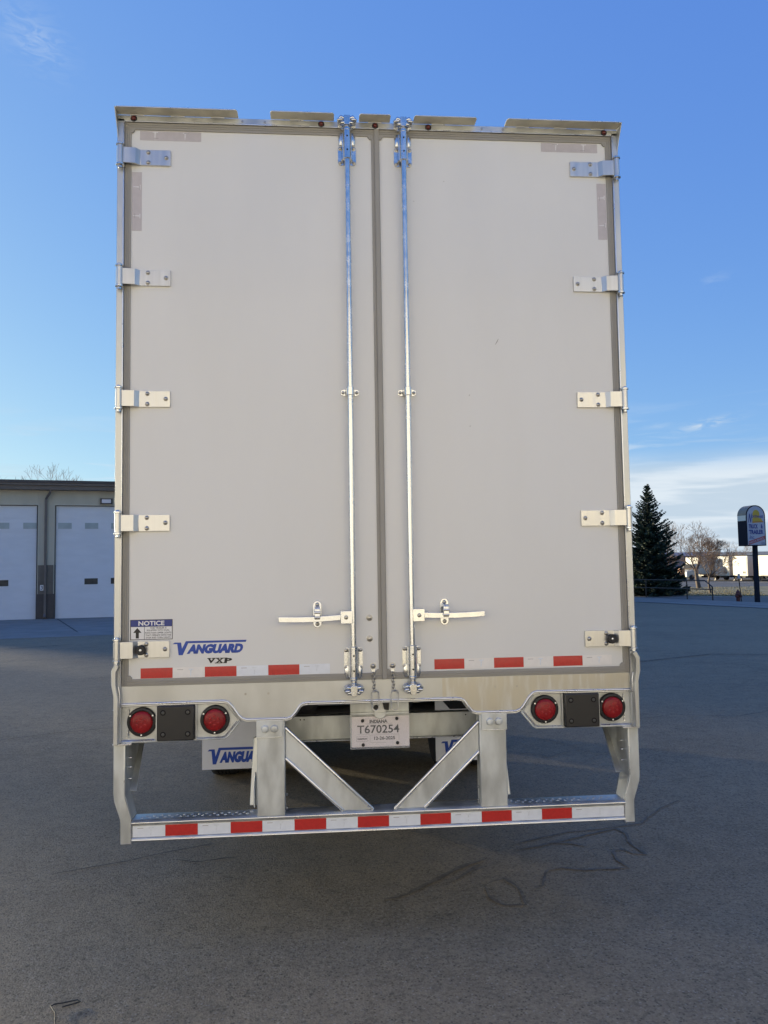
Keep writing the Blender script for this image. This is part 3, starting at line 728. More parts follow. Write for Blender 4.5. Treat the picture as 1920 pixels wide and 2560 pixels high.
for s in (-1, 1):
    X = lambda v: s*v
    b = B(galv2); a0, a1 = sorted((X(.4825), X(.618))); b.box(a0, a1, -.004, .075, .509, .972)
    # forward brace plate behind the post, wider than the post
    b.use(galv); c0, c1 = sorted((X(.612), X(.660)))
    b.add([(X(.610), .140, .520), (X(.668), .140, .520), (X(.652), .210, .84), (X(.610), .210, .86), (X(.610), .150, .520), (X(.668), .150, .520), (X(.652), .220, .84), (X(.610), .220, .86)],
          [(0, 1, 2, 3), (7, 6, 5, 4), (0, 4, 5, 1), (1, 5, 6, 2), (2, 6, 7, 3), (3, 7, 4, 0)])
    b.prism([(.10, .52), (.16, .52), (.75, 1.02), (.62, 1.02), (.10, .62)], X(.64)-.004, X(.64)+.004, 'yz')
    b.use(steelbolt).cyl((X(.480), .03, .60), (X(.472), .03, .60), .009, n=6); b.cyl((X(.480), .03, .535), (X(.472), .03, .535), .009, n=6)
    pst = b.build('guard_post', G, bevel=.006, smooth=35)
    b = B(galv2); a0, a1 = sorted((X(.492), X(.620))); b.box(a0, a1, -.013, -.0045, .889, .967)
    b.use(galv2)
    for xx in (.533, .578):
        b.lathe((X(xx), -.013, .929), (0, -1, 0), [(.0205, 0), (.0205, .003), (.0175, .004), (.0175, .012), (.012, .0135)], 6)
    b.use(bright).tube([(a0, -.010, .888), ((a0+a1)/2, -.011, .8875), (a1, -.010, .888)], .0022, 6)
    b.build('bolt_bracket', G, bevel=.003)
    # diagonal brace channel
    b = B(galv2)
    pl = [(.481, .930), (.481, .776), (.203, .516), (.050, .516)]
    b.prism([(X(x), z) for x, z in pl], .012, .030)
    b.use(bright).tube([(X(.481), .010, .927), (X(.053), .010, .516)], .0085, 8); b.tube([(X(.481), .010, .780), (X(.200), .010, .516)], .0085, 8)
    if s > 0: b.use(bright).add([(.42, .09, .80), (.43, .09, .80), (.24, .09, .53), (.225, .09, .53)], [(0, 1, 2, 3)])
    b.build('diagonal_brace', G, bevel=.002, smooth=50)

# -------- crossbeam, licence plate
b = B(galv2); b.box(-.60, .60, .30, .306, .800, .915); b.box(-.60, .60, .30, .36, .915, .921)
b.use(galv).box(-.60, .60, .278, .31, .793, .799); b.use(bright).tube([(-.60, .277, .797), (.6, .277, .797)], .0035, 6)
b.use(hole)
for x in (-.415, -.395, .47): b.lathe((x, .2995, .905), (0, -1, 0), [(.004, 0), (.004, .001)], 8)
b.build('crossbeam', TR, bevel=.002)
b = B(galv2); b.box(-.158, .141, .098, .103, .955, 1.10); b.box(-.158, .141, .086, .103, .962, .974); b.box(-.158, .141, .1035, .108, .80, .955)
b.use(galv).prism([(-.050, 1.03), (.035, 1.03), (.022, .972), (-.038, .972)], .074, .086); b.prism(ngon(-.008, .972, .032, 20), .080, .0855)
b.use(blackr).prism([(.00, 1.05), (.04, 1.05), (.035, .985), (.012, .990)], .06, .074); b.cyl((-.028, .066, 1.0), (-.028, .074, 1.0), .013, n=14)
ph = b.build('plate_hanger', TR, bevel=.002)
b = B(paperw)
pu = lambda px: -.161+(px-265)/1125*.303
pv = lambda py: .952-(py-165)/595*.158
b.box(pu(300), pu(1382), .0900, .0912, pv(735), pv(165))
b.use(inkb)
def ptxt(s_, xa, xb, ya, yb, bold=0., m=inkb):
    b.use(m); textmb(b, s_, pu(xb)-pu(xa), pv(ya)-pv(yb), onface(pu(xa), pv(yb), .0897), bold=bold)
ptxt('INDIANA', 636, 974, 228, 292, .045)
ptxt('TEMPORARY REGISTRATION', 555, 1058, 294, 314, 0, greyink)
ptxt('T670254', 402, 1195, 326, 482, .016)
ptxt('12-26-2025', 718, 1112, 543, 607, .03); ptxt('0480909', 405, 583, 566, 598, .03)
b.use(greyink)
for (a, c, d, e) in ((388, 600, 535, 540), (388, 600, 625, 630), (388, 393, 535, 630), (596, 600, 535, 630), (405, 645, 493, 497), (750, 1190, 493, 497), (640, 1190, 512, 516), (655, 940, 655, 660), (640, 645, 512, 655), (1185, 1190, 512, 620)):
    b.flat([(pu(a), pv(d)), (pu(c), pv(d)), (pu(c), pv(e)), (pu(a), pv(e))], .0897)
b.build('licence_plate', TR, smooth=0)
b = B(vinyl); b.box(pu(268), pu(1390), .0875, .0882, pv(772), pv(165)); b.box(pu(268), pu(1390), .0915, .0922, pv(772), pv(165))
b.use(blackr)
for (px, py) in ((505, 238), (1150, 215), (510, 690), (1158, 670)): b.lathe((pu(px), .0874, pv(py)), (0, -1, 0), [(.0085, 0), (.0085, .003), (.006, .006), (.001, .007)], 16)
b.build('plate_sleeve', TR)

# -------- running gear
for s in (-1, 1):
    for ya in (3.32, 4.57):
        for xa in (1.155, .835):
            X = s*xa; w = .125
            b = B(tyrem); pr = [(.29, -w*.8), (.36, -w), (.46, -w), (.492, -w*.86), (.505, -w*.6)]
            for gx in (-.36, -.12, .12, .36): pr += [(.505, w*(gx-.05)), (.493, w*(gx-.03)), (.493, w*(gx+.03)), (.505, w*(gx+.05))]
            pr += [(.505, w*.6), (.492, w*.86), (.46, w), (.36, w), (.29, w*.8)]
            b.lathe((X, ya, .365), (1, 0, 0), pr, 40); wh = b.build('wheel', TR, smooth=40)
            b = B(rimm); b.lathe((X, ya, .365), (s, 0, 0), [(.288, -.09), (.288, .10), (.27, .105), (.25, .06), (.12, .03), (.11, .10), (.01, .11)], 28); b.build('rim', wh)
b = B(darkst)
for ya in (3.32, 4.57): b.cyl((-1.2, ya, .365), (1.2, ya, .365), .065, n=14); b.cyl((-.5, ya-.25, .55), (.5, ya-.25, .55), .04, n=8)
for s in (-1, 1): b.box(s*.50-.05, s*.50+.05, .7, 6.2, .86, .985); b.box(s*.5-.06, s*.5+.06, 2.9, 5.0, .55, .70); b.cyl((s*.5, 3.6, .70), (s*.5, 3.6, .86), .11, n=14)
b.box(-1.22, 1.22, 2.37, 2.42, .90, .98); b.box(-.45, .45, 2.6, 2.65, .80, .95); b.cyl((-.28, 3.9, .62), (.28, 3.9, .62), .15, n=16)
b.build('bogie', TR, bevel=0)
for ya in (3.32, 4.57):
    for s_ in (-1, 1):
        b = B(darkst); b.lathe((s_*.42, ya-.32, .50), (0, 1, 0), [(.05, 0), (.085, .02), (.085, .08), (.09, .09), (.085, .10), (.085, .17), (.04, .19)], 16); b.cyl((s_*.42, ya-.1, .48), (s_*.55, ya, .40), .02, n=8); b.build('brake_chamber', TR)
b = B(blackr)
for k_ in range(3):
    b.tube([(-.30+.2*k_, 2.6, .9), (-.28+.2*k_, 2.75, .66-.03*k_), (-.1+.1*k_, 2.95, .60), (.05+.1*k_, 3.2, .72)], .012, 6)
b.build('air_hose', TR, smooth=60)
for s in (-1, 1):
    b = B(darkst); b.box(s*.62-.07, s*.62+.07, 12.6, 12.75, .05, 1.05); b.box(s*.62-.14, s*.62+.14, 12.5, 12.85, -.11, -.06); b.build('landing_leg', TR)
for s, x0, wf in ((-1, -1.235, .61), (1, .600, .55)):
    b = B(flapm); b.box(x0, x0+wf, 2.345, 2.352, .140, .965); f = b.build('mud_flap', TR)
    wordmark(f, x0+.042, .178, .48, .125, 2.3435, 'maker_lettering')
    b = B(darkst); b.box(x0-.01, x0+wf+.01, 2.353, 2.38, .93, .97); b.build('flap_bracket', f)

# ================================================================== THE SERVICE GARAGE (left)
sidingm = mat('cream_siding', (.52, .47, .36), .6, var=.05, vscale=2, stretch=(1, 1, .3))
brownm = mat('brown_trim', (.135, .11, .092), .5, var=.1, vscale=3)
brownd = mat('brown_trim_dark', (.065, .052, .045), .55, var=.1, vscale=3)
wainm = mat('brown_wainscot', (.15, .125, .095), .6, var=.1, vscale=4)
odoor = mat('overhead_door_white', (.70, .69, .69), .5, var=.03, vscale=1.5, stretch=(1, 1, 3))
glassu = mat('reflecting_pane', (.38, .42, .40), .4, spec=.4, var=.1, vscale=3)  # upper panes, their reflection put into the pale colour
glassd = mat('dark_pane', (.05, .048, .042), .35, spec=.3, var=.3, vscale=4)
gasket = mat('door_gasket', (.05, .045, .04), .7)
G0 = V((-12.76, 27.45, 0)); MG = Matrix(((GU.x, GW.x, 0, G0.x), (GU.y, GW.y, 0, G0.y), (0, 0, 1, 0), (0, 0, 0, 1)))
def GB(m): b = B(m); b.M = MG; return b
gc = MG @ V((-5, 0, -.31)); GAR = thing('service_garage', 'long low cream service garage with white overhead doors and brown roof trim behind the lot', 'garage', (gc.x, gc.y, -.33))
ZB = -.36; T0, T1 = -7.0, 27.; DEP = 20.
b = GB(sidingm)
doors = [1.93+4.29*k for k in range(-2, 6)]
b.box(T0, T1, .0, .25, 4.21, 4.9)
ed = [T0]+[v for d in doors for v in (d, d+3.67)]+[T1]
for i in range(0, len(ed), 2):
    if ed[i+1]-ed[i] > .02: b.box(ed[i], ed[i+1], 0, .25, ZB, 4.21)
b.box(T0, T0+.2, .25, DEP, ZB, 4.9); b.box(T1-.2, T1, .25, DEP, ZB, 4.9); b.box(T0, T1, DEP-.2, DEP, ZB, 4.9)
t = T0+.1
while t < T1-.05:     # standing ribs of the metal siding
    inside = any(d-.02 < t < d+3.69 for d in doors)
    b.box(t-.018, t+.018, -.022, .0, 4.24 if inside else 1.83, 4.83)
    b.box(t+.09, t+.10, -.006, .0, 4.24 if inside else 1.83, 4.83)
    t += .283
for d in doors: b.box(d-.06, d, -.028, -.0, 1.83, 4.27); b.box(d+3.67, d+3.73, -.028, -.0, 1.83, 4.27); b.box(d, d+3.67, -.028, 0, 4.21, 4.27)
b.build('wall', GAR, smooth=0)
for i in range(2, len(ed)-1, 2):
    b = GB(wainm); b.box(ed[i]+.03, ed[i+1]-.03, -.034, -.0285, .68, 1.82)
    for j in range(3): b.box(ed[i]+.10+j*.2, ed[i]+.13+j*.2, -.045, -.034, .68, 1.81)
    b.use(brownd).box(ed[i]-.03, ed[i+1]+.03, -.05, -.0285, ZB, .68)
    b.build('wainscot', GAR, smooth=0)
for k, d in enumerate(doors):
    b = GB(odoor); zs = [-.335, .285, .85, 1.41, 1.98, 2.555, 3.13, 3.69, 4.20]
    for i in range(8): b.box(d+.045, d+3.625, .10, .14, zs[i]+.006, zs[i+1]-.006)
    b.box(d+.045, d+3.625, .115, .14, zs[0], zs[8])
    b.use(gasket).box(d, d+.045, .06, .16, ZB, 4.21); b.box(d+3.625, d+3.67, .06, .16, ZB, 4.21); b.box(d, d+3.67, .06, .16, 4.185, 4.21); b.box(d+.045, d+3.625, .098, .14, -.345, -.328)
    dr = b.build('overhead_door', GAR, smooth=0)
    for row, (z0, z1) in enumerate(((3.27, 3.51), (1.02, 1.26))):
        for j in range(4):
            if row and j not in (1, 2): continue
            xa = d+.12+j*1.005
            w_ = GB(odoor); w_.box(xa-.035, xa+.54, .088, .099, z0-.035, z1+.035); w_.use(glassu if row == 0 else glassd).box(xa, xa+.505, .082, .0875, z0, z1)
            w_.build('window', dr, smooth=0)
b = GB(brownm); b.box(T0-.25, T1+.25, -.34, .0, 4.82, 4.97); b.box(T0-.3, T1+.3, -.42, -.02, 4.975, 5.06)
b.use(brownd).box(T0-.3, T1+.3, -.46, -.36, 5.062, 5.17); b.use(brownm).box(T0-.3, T1+.3, -.4, .2, 4.80, 4.818)
b.build('gutter', GAR, smooth=0)
b = GB(brownm); b.add([(T0-.3, -.36, 5.16), (T1+.3, -.36, 5.16), (T1+.3, 9, 5.75), (T0-.3, 9, 5.75), (T1+.3, DEP+.3, 5.16), (T0-.3, DEP+.3, 5.16), (T0-.3, -.36, 4.99), (T1+.3, -.36, 4.99), (T1+.3, DEP+.3, 4.99), (T0-.3, DEP+.3, 4.99)],
    [(0, 1, 2, 3), (3, 2, 4, 5), (0, 3, 5, 9, 6), (1, 7, 8, 4, 2), (5, 4, 8, 9), (6, 9, 8, 7), (0, 6, 7, 1)])
b.build('roof', GAR, smooth=0)
for k, off in enumerate((0., -4.29, 8.58, 17.16)):
    b = GB(brownm)
    b.tube([(1.785+off, -.30, 4.82), (1.785+off, -.30, 4.74), (1.605+off, -.10, 4.44), (1.605+off, -.095, .4), (1.605+off, -.095, -.10), (1.605+off, -.20, -.24)], .062, 4)
    b.build('downspout', GAR, smooth=0)
b = GB(decalw); b.box(1.425, 1.545, -.058, -.050, .82, 1.035)
b.use(inkb); textmb(b, '3', .075, .15, lambda u, v: (1.448+u, -.0595, .852+v), bold=.01); b.build('number_plate', GAR, smooth=0)
b = GB(brownd); b.box(3.63, 4.10, -.16, -.02, 4.27, 4.50); b.use(paperw).box(3.69, 4.04, -.168, -.155, 4.31, 4.46); b.build('wall_lamp', GAR, bevel=.01)

# unseen workshop added behind the photographer to throw warm light back on the doors
wsm = mat('bounce_white', (.82, .78, .69), .6, var=.03, vscale=1)
g0_ = V((0, -13.5)); t = thing('bounce_workshop', 'large white workshop with roller doors, added out of view to bounce light on the trailer', 'workshop', (0, -18, -.12))
b = B(wsm); b.box(-34, 30, -31, -10, -.4, 6.7)
x_ = -33.8
while x_ < 30: b.box(x_, x_+.05, -9.999, -9.96, 4.7, 6.6); x_ += .5
b.build('wall', t, smooth=0)
for k in range(9):
    b = B(odoor)
    for q in range(8): b.box(-32+k*7, -27.8+k*7, -9.998, -9.94, -.1+q*.55, .44+q*.55)
    b.build('roller_door', t, smooth=0)
b = B(brownm); b.box(-34.4, 30.4, -31.4, -9.6, 6.702, 6.95); b.build('roof', t, smooth=0)

# unseen truck added behind the photographer, its sunlit side bouncing light at the trailer
t = thing('bounce_truck', 'white truck added out of view, right of the trailer, to bounce sunlight', 'truck', (6.2, -6.9, -.12))
b = B(wsm); b.box(4.9, 7.4, -9.6, -5.0, .9, 3.7); b.build('box', t, bevel=.05)
b = B(wsm); b.prism([(-5.0, .35), (-5.0, 2.4), (-4.6, 2.45), (-4.3, 1.6), (-3.95, 1.35), (-3.92, .35)], 5.1, 7.2, 'yz'); c_ = b.build('cab', t, bevel=.05)
b = B(glassd); b.prism([(-4.57, 2.4), (-4.32, 1.68), (-4.30, 1.70), (-4.55, 2.42)], 5.25, 7.05, 'yz'); b.build('windscreen', c_, smooth=0)
b = B(darkst); b.box(5.6, 6.7, -9.4, -4.4, .45, .89); b.build('chassis', t, smooth=0)
for yy in (-8.6, -4.5):
    for xx in (5.15, 7.15):
        b = B(tyrem); b.lathe((xx, yy, .28), (1, 0, 0), [(.2, -.13), (.4, -.13), (.4, .13), (.2, .13)], 20); b.build('wheel', t)

# ================================================================== TREES
barkm = mat('bark', (.13, .10, .075), .9, var=.2, vscale=3)
twigm = mat('twig', (.30, .215, .145), .9, var=.2, vscale=2)
needle = mat('spruce_needle', (.020, .040, .026), .7, var=.5, vscale=2.2)
needle2 = mat('spruce_needle_tip', (.055, .085, .050), .7, var=.4, vscale=3)
def bare_tree(x, y, h, spread, label, seed, zb=None, levels=6, fork=.22, group=None, r0=None, name='bare_tree', rmin=.006):
    rnd = random.Random(seed); z = gz(x, y)-.05 if zb is None else zb
    t = thing(name, label, 'tree', (x, y, z), group)
    tr = B(barkm); cr = B(twigm); r0 = r0 or h*.022
    def grow(p, d, l, r, k):
        n = 4 if k < 3 else 2; pts = [p]; rs = [r]; q = p.copy(); dd = d.copy()
        for i in range(n):
            dd = (dd+V((rnd.gauss(0, .10), rnd.gauss(0, .10), rnd.gauss(.03, .06)))).normalized()
            q = q+dd*(l/n); pts.append(q.copy()); rs.append(max(rmin, r*(1-.38*(i+1)/n)))
        (tr if k < 2 else cr).tube(pts, rs, 6 if k < 2 else 3)
        if k >= levels: return
        m = rnd.choice((2, 3)) if k > 0 else rnd.choice((3, 4))
        for i in range(m):
            a = 2*pi*(i/m)+rnd.uniform(-.6, .6); tilt = rnd.uniform(.30, .62)*spread if k else rnd.uniform(.35, .75)*spread
            u = dd.orthogonal().normalized(); w = dd.cross(u)
            nd_ = (dd*cos(tilt)+(u*cos(a)+w*sin(a))*sin(tilt)); nd_.z += .10; nd_.normalize()
            grow(q, nd_, l*rnd.uniform(.62, .86), rs[-1]*rnd.uniform(.62, .8), k+1)
        if k >= 1:
            for i in range(n-1 if k < 4 else 1):
                a = rnd.uniform(0, 2*pi); u = dd.orthogonal().normalized(); w = dd.cross(u)
                nd_ = (dd*.6+(u*cos(a)+w*sin(a))*.75).normalized()
                if k+2 <= levels: grow(pts[i+1], nd_, l*rnd.uniform(.35, .6), rs[i+1]*.4, k+2)
    grow(V((x, y, z)), V((rnd.uniform(-.06, .06), rnd.uniform(-.06, .06), 1)), h*fork, r0, 0)
    # scale crown to the wanted height
    top = max(p.z for p in cr.v)-z; f = h/top
    for mb in (tr, cr):
        mb.v = [V((x+(p.x-x)*f, y+(p.y-y)*f, z+(p.z-z)*f)) for p in mb.v]
    tr.build('trunk', t, smooth=60); cr.build('crown', t, smooth=0)
    return t
bare_tree(-16.6, 48.3, 9.25, .85, 'bare tree whose upper twigs rise above the garage roof, nearest the trailer', 11, fork=.3, levels=7, rmin=.009)
bare_tree(-20.6, 50.0, 8.7, .9, 'bare tree mostly hidden behind the garage roof, left of the other one', 23, fork=.3)
bare_tree(33.0, 62.2, 6.1, 1.05, 'tall bare tree with a forked trunk on the grass verge right of the spruce', 31, fork=.20, r0=.17, levels=7)
bare_tree(26.6, 47.9, 4.3, .75, 'small slender bare tree near the end of the black railing', 47, fork=.20, r0=.07, levels=7)
bare_tree(35.5, 75.0, 6.8, 1.1, 'pale bare tree just right of the spruce, farther back than the verge trees', 53, fork=.2, levels=7)
bare_tree(30.0, 43.5, 5.6, 1.15, 'bare tree at the right edge of the picture behind the shop sign', 61, fork=.16, r0=.12, levels=7)
bare_tree(62.0, 108.0, 6.0, 1.1, 'far bare tree behind the row of parked trailers', 71, fork=.2, levels=6)

# bare trees added beyond the left edge so their twigs thin the low sun
for k in range(7):
    o_ = -2.0+k*2.8; j_ = (k % 2)*5.0
    bare_tree(-42.6-j_+.643*o_, 36.4+j_*.8+.766*o_, 12.5, 1.0, 'bare tree %s in the row added out of view to filter the sun' % ('first', 'second', 'third', 'fourth', 'fifth', 'sixth', 'seventh')[k], 101+k, fork=.16, levels=6, r0=.22, rmin=FILTER_TWIG, group='sun-filtering trees added left of the garage')
def spruce(x, y, h, rb, label, seed):
    rnd = random.Random(seed); z0 = gz(x, y)-.05; t = thing('spruce_tree', label, 'tree', (x, y, z0))
    b = B(barkm); b.tube([(x, y, z0), (x+.02, y, z0+h*.5), (x, y, z0+h*.985)], [.17, .09, .012], 8); b.build('trunk', t)
    c = MB()
    z = .35
    while z < h-.05:
        f = z/h; R = rb*(1-f)**.82*(1 if f > .12 else .8+.2*f/.12)+.03
        nb = max(9, int(15*(1-f)+8))
        for i in range(nb):
            a = 2*pi*i/nb+rnd.uniform(-.4, .4)+z*7; L_ = R*rnd.uniform(.66, 1.22)*(1.08 if int(z*3) % 2 else .90)*(1+.10*sin(3*a+z*2.1))
            up = .10+.55*f; ns = max(4, int(L_*11)); dirh = V((cos(a), sin(a), 0)); sidev = V((-sin(a), cos(a), 0))
            zz = z+rnd.uniform(-.07, .07)
            for k in range(ns):
                u = (k+.6)/ns; droop = -.30*L_*u*(1-u)*1.2+L_*u*(up-.22)+.10*L_*u*u*u
                p = V((x, y, z0+zz))+dirh*(L_*u)+V((0, 0, droop))
                wdt = L_*.34*(1-u)**.7*(.3+u)+.07
                c.use(needle2 if (u > .72 and rnd.random() < .55) else needle)
                for q in range(10):
                    sgn = rnd.uniform(-1, 1); tip = p+(sidev*sgn*wdt*1.2+dirh*rnd.uniform(.06, .20)+V((0, 0, rnd.uniform(-.10, .09))))*(1.08-.6*f)
                    base = p+sidev*sgn*.02; n = V((rnd.gauss(0, 1), rnd.gauss(0, 1), rnd.gauss(0, 1))).cross(tip-base).normalized()*rnd.uniform(.020, .042)*(1-.4*f)
                    c.add([base-n, base+n, base.lerp(tip, .6)+n*1.2, tip, base.lerp(tip, .6)-n*1.2], [(0, 1, 2, 3, 4)])
        z += .14+.08*(1-f)
    c.use(needle2)
    for i in range(26):
        a = rnd.uniform(0, 6.28); zz = z0+h-rnd.uniform(0, .5); p = V((x, y, zz)); tip = p+V((cos(a)*.10, sin(a)*.10, .12)); n = V((-sin(a), cos(a), 0))*.012
        c.add([p-n, p+n, tip], [(0, 1, 2)])
    c.build('crown', t, smooth=0); return t
spruce(21.25, 45.4, 7.35, 2.2, 'tall dark blue-green spruce at the edge of the lot beside the trailer', 5)

# ================================================================== STREET SIDE
blackm = mat('black_paint', (.018, .018, .020), .45, var=.2, vscale=8)
signn = mat('sign_navy', (.012, .016, .028), .7, spec=.15)
signw = mat('sign_face_white', (.42, .43, .49), .35)
signy = mat('sign_yellow', (.55, .36, .03), .4); signo = mat('sign_orange', (.50, .22, .03), .4); signr = mat('sign_red', (.40, .05, .05), .4)
signt = mat('sign_top_sunlit', (.26, .22, .17), .5, var=.1, vscale=3); sunlitm = mat('sign_sunlit', (.85, .80, .66), .4)
# pipe railing
P = [V((17.3, 54.5)), V((18.42, 48.4)), V((19.56, 42.26)), V((20.22, 38.26)), V((20.63, 36.19))]
t = thing('pipe_railing', 'low black pipe railing with a sloping end, running out from behind the spruce', 'railing', (19.8, 41, gz(19.8, 41)))
for i, p in enumerate(P):
    g = gz(p.x, p.y); b = B(blackm); b.cyl((p.x, p.y, g-.1), (p.x, p.y, g+(1.06 if i < 4 else .74)), .034, n=10); b.build('post', t)
g = [gz(p.x, p.y) for p in P]
b = B(blackm); e = P[3].lerp(P[4], .72); b.tube([(p.x, p.y, q+1.08) for p, q in zip(P[:4], g)]+[(e.x, e.y, g[4]+1.07), (P[4].x, P[4].y, g[4]+.74)], .032, 8); b.build('top_rail', t)
b = B(blackm); b.tube([(p.x, p.y, q+.60) for p, q in zip(P, g)], .030, 8); b.build('lower_rail', t)
# hydrant
hx_, hy_ = 21.25, 34.75; hz_ = gz(hx_, hy_)-.10
t = thing('fire_hydrant', 'small dark red fire hydrant beside the thin sign post', 'hydrant', (hx_, hy_, hz_))
hydm = mat('hydrant_red', (.10, .018, .015), .5, var=.2, vscale=10)
b = B(hydm); b.lathe((hx_, hy_, hz_), (0, 0, 1), [(.15, 0), (.15, .04), (.10, .05), (.105, .42), (.14, .43), (.14, .47), (.115, .50), (.10, .60), (.05, .66)], 16); b.build('barrel', t)
b = B(hydm); b.lathe((hx_, hy_, hz_+.66), (0, 0, 1), [(.05, 0), (.035, .02), (.03, .06), (.01, .065)], 6); b.build('bonnet_nut', t)
for a in (0, 180, 270):
    d = V((cos(R_(a+35)), sin(R_(a+35)), 0)); b = B(hydm); b.lathe(V((hx_, hy_, hz_+.38))+d*.09, d, [(.06, 0), (.06, .06), (.075, .065), (.075, .10), (.03, .12)], 10); b.build('nozzle_cap', t)
# thin leaning post with small sign
px_, py_ = 21.15, 34.25; g_ = gz(px_, py_)
t = thing('street_sign', 'thin leaning dark post with a small pale plate, left of the shop sign', 'sign', (px_, py_, g_))
b = B(blackm); b.cyl((px_, py_, g_-.1), (20.86, 33.95, g_+1.42), .025, n=8); b.build('post', t)
b = B(signw); b.box(20.80, 20.92, 33.90, 33.92, g_+1.20, g_+1.44); b.build('plate', t, smooth=0)
# shop sign
SX, SY = 21.62, 33.62; SG = gz(SX, SY); a = R_(-8.5)   # face normal swings a little toward the street
nx = V((sin(R_(173)), cos(R_(173)), 0)); rx = V((-nx.y, nx.x, 0)).normalized()
if rx.x < 0: rx = -rx
SM = Matrix(((rx.x, -nx.x, 0, SX), (rx.y, -nx.y, 0, SY), (0, 0, 1, SG), (0, 0, 0, 1)))
t = thing('shop_sign', 'arch-topped navy and white roadside sign on a dark pole reading TRUCK & TRAILER', 'sign', (SX, SY, SG))
def SB(m): b = B(m); b.M = SM; return b
hw, dp, zb_, zs_, zt_ = .55, .33, 2.83, 4.36, 4.88
SM = SM @ Matrix.Translation((-.14, 0, 0))
b = SB(signn); b.box(.05, .23, -.10, .10, -.3, zb_+.02); b.build('pole', t, bevel=.01)
arch = [(-hw, zb_), (hw, zb_)]+[(hw*cos(R_(q)), zs_+(zt_-zs_)*sin(R_(q))) for q in range(0, 181, 12)]
b = SB(signn); b.prism(arch, -dp, dp); cab = b.build('cabinet', t, smooth=25)
b = SB(sunlitm); b.box(-hw-.006, -hw-.001, -dp+.01, dp-.01, 4.10, 4.37); b.build('sunlit_band', cab, smooth=0)  # sunlit upper part of the cabinet's left side, put into the colour
b = SB(signt)  # left half of the arch, low sun put into its brown
for q in range(90, 180, 12):
    p0 = (hw*1.006*cos(R_(q)), zs_+(zt_-zs_)*1.012*sin(R_(q))); p1 = (hw*1.006*cos(R_(q+12)), zs_+(zt_-zs_)*1.012*sin(R_(q+12)))
    b.add([(p0[0], -dp, p0[1]), (p1[0], -dp, p1[1]), (p1[0], dp, p1[1]), (p0[0], dp, p0[1])], [(0, 1, 2, 3)])
b.build('sunlit_arch', cab, smooth=0)
b = SB(signw); fz = .935
b.flat([(x*.90, zb_+.05+(z-zb_)*.95) for x, z in arch], -dp-.004); FY = -dp-.004
b.use(signy).flat([(.03+.20*cos(R_(q)), 4.40+.25*sin(R_(q))) for q in range(0, 361, 20)][:-1], FY-.004)
b.use(signo).flat([(-.21, 3.98), (.47, 4.02), (.35, 4.10), (.25, 4.22), (-.17, 4.22)], FY-.006)
b.use(signy).flat([(-.19, 4.07), (.38, 4.09), (.30, 4.22), (-.18, 4.24)], FY-.008)
b.use(navyt := blue)
SQ_ = .55/.66
def stx(s_, x, z, w, h, bold=.03, shear=0., m=None, rot=0.):
    if m: b.use(m)
    textmb(b, s_, w, h, lambda u, v: (SQ_*(x+u*cos(rot)-v*sin(rot)+v*shear), FY-.012, z+u*sin(rot)+v*cos(rot)), bold=bold)
SQ = .55/.66
stx('N', -.54, 4.0, .20, .46, .01, .25, navy); stx('orthwest', -.30, 4.24, .80, .17, .01, .25, navy)
stx('TRUCK', -.50, 3.70, .62, .22, .035, 0, navy); stx('&', .32, 3.70, .14, .22, .03, 0, navy)
stx('TRAILER', -.50, 3.42, .98, .22, .035, 0, navy); stx('Inc.', -.48, 3.18, .34, .19, .0, .3, navy)
b.use(signr).flat([(-.46, 2.88), (-.46, 3.06), (.48, 3.34), (.48, 3.16)], FY-.009)
stx('PARTS & SERVICE', -.50, 2.925, 1.02, .10, .02, 0, signw, rot=.245)
stx('AUTO', .28, 2.90, .26, .12, .02, 0, greyink)
b.build('face', cab, smooth=0)

# row of parked trailers across the street
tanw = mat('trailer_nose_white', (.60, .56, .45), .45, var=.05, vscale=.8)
tsid = mat('trailer_side_shaded', (.42, .38, .35), .5, var=.05, vscale=.8)  # sides of the white trailers, their shade put into the colour
H_AZ = 74.
hd_ = V((sin(R_(H_AZ)), cos(R_(H_AZ)), 0)); sdv = V((hd_.y, -hd_.x, 0))
def parked(x, y, zt, label, first=None, zb=None, name='parked_trailer', W2=1.3, L_=13.6):
    g = gz(x, y)
    M_ = Matrix(((hd_.x, sdv.x, 0, x), (hd_.y, sdv.y, 0, y), (0, 0, 1, g), (0, 0, 0, 1)))
    t = thing(name, label, 'trailer', (x, y, g), 'white trailers parked in a row across the street')
    def PB(m): b = B(m); b.M = M_; return b
    H = zt-g; Z0 = H-2.55
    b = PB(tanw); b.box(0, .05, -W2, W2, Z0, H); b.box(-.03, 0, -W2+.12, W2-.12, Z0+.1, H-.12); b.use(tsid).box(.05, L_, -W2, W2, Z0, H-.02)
    b.build('body', t, bevel=.06)
    b = PB(brownd); b.box(-.05, -.031, .45, .62, Z0+.3, Z0+.58); b.box(-.05, -.031, .70, .86, Z0+.3, Z0+.58); b.build('connector_box', t, smooth=0)
    for q in (-.6, .6):
        b = PB(tsid); b.box(2.6, 2.75, q-.06, q+.06, .0, Z0); b.box(2.5, 2.85, q-.15, q+.15, .0, .05); b.build('landing_leg', t, smooth=0)
    b = PB(darkst); b.box(.3, L_-.2, -.5, .5, Z0-.22, Z0-.005)
    b.build('chassis', t, smooth=0)
    for ax in (L_-1.3, L_-2.6):
        for q in (-1, 1):
            b = PB(tyrem); b.lathe((ax, q*.95, .5), (0, 1, 0), [(.3, -.26), (.5, -.26), (.5, .26), (.3, .26)], 18); b.build('wheel', t)
    return t
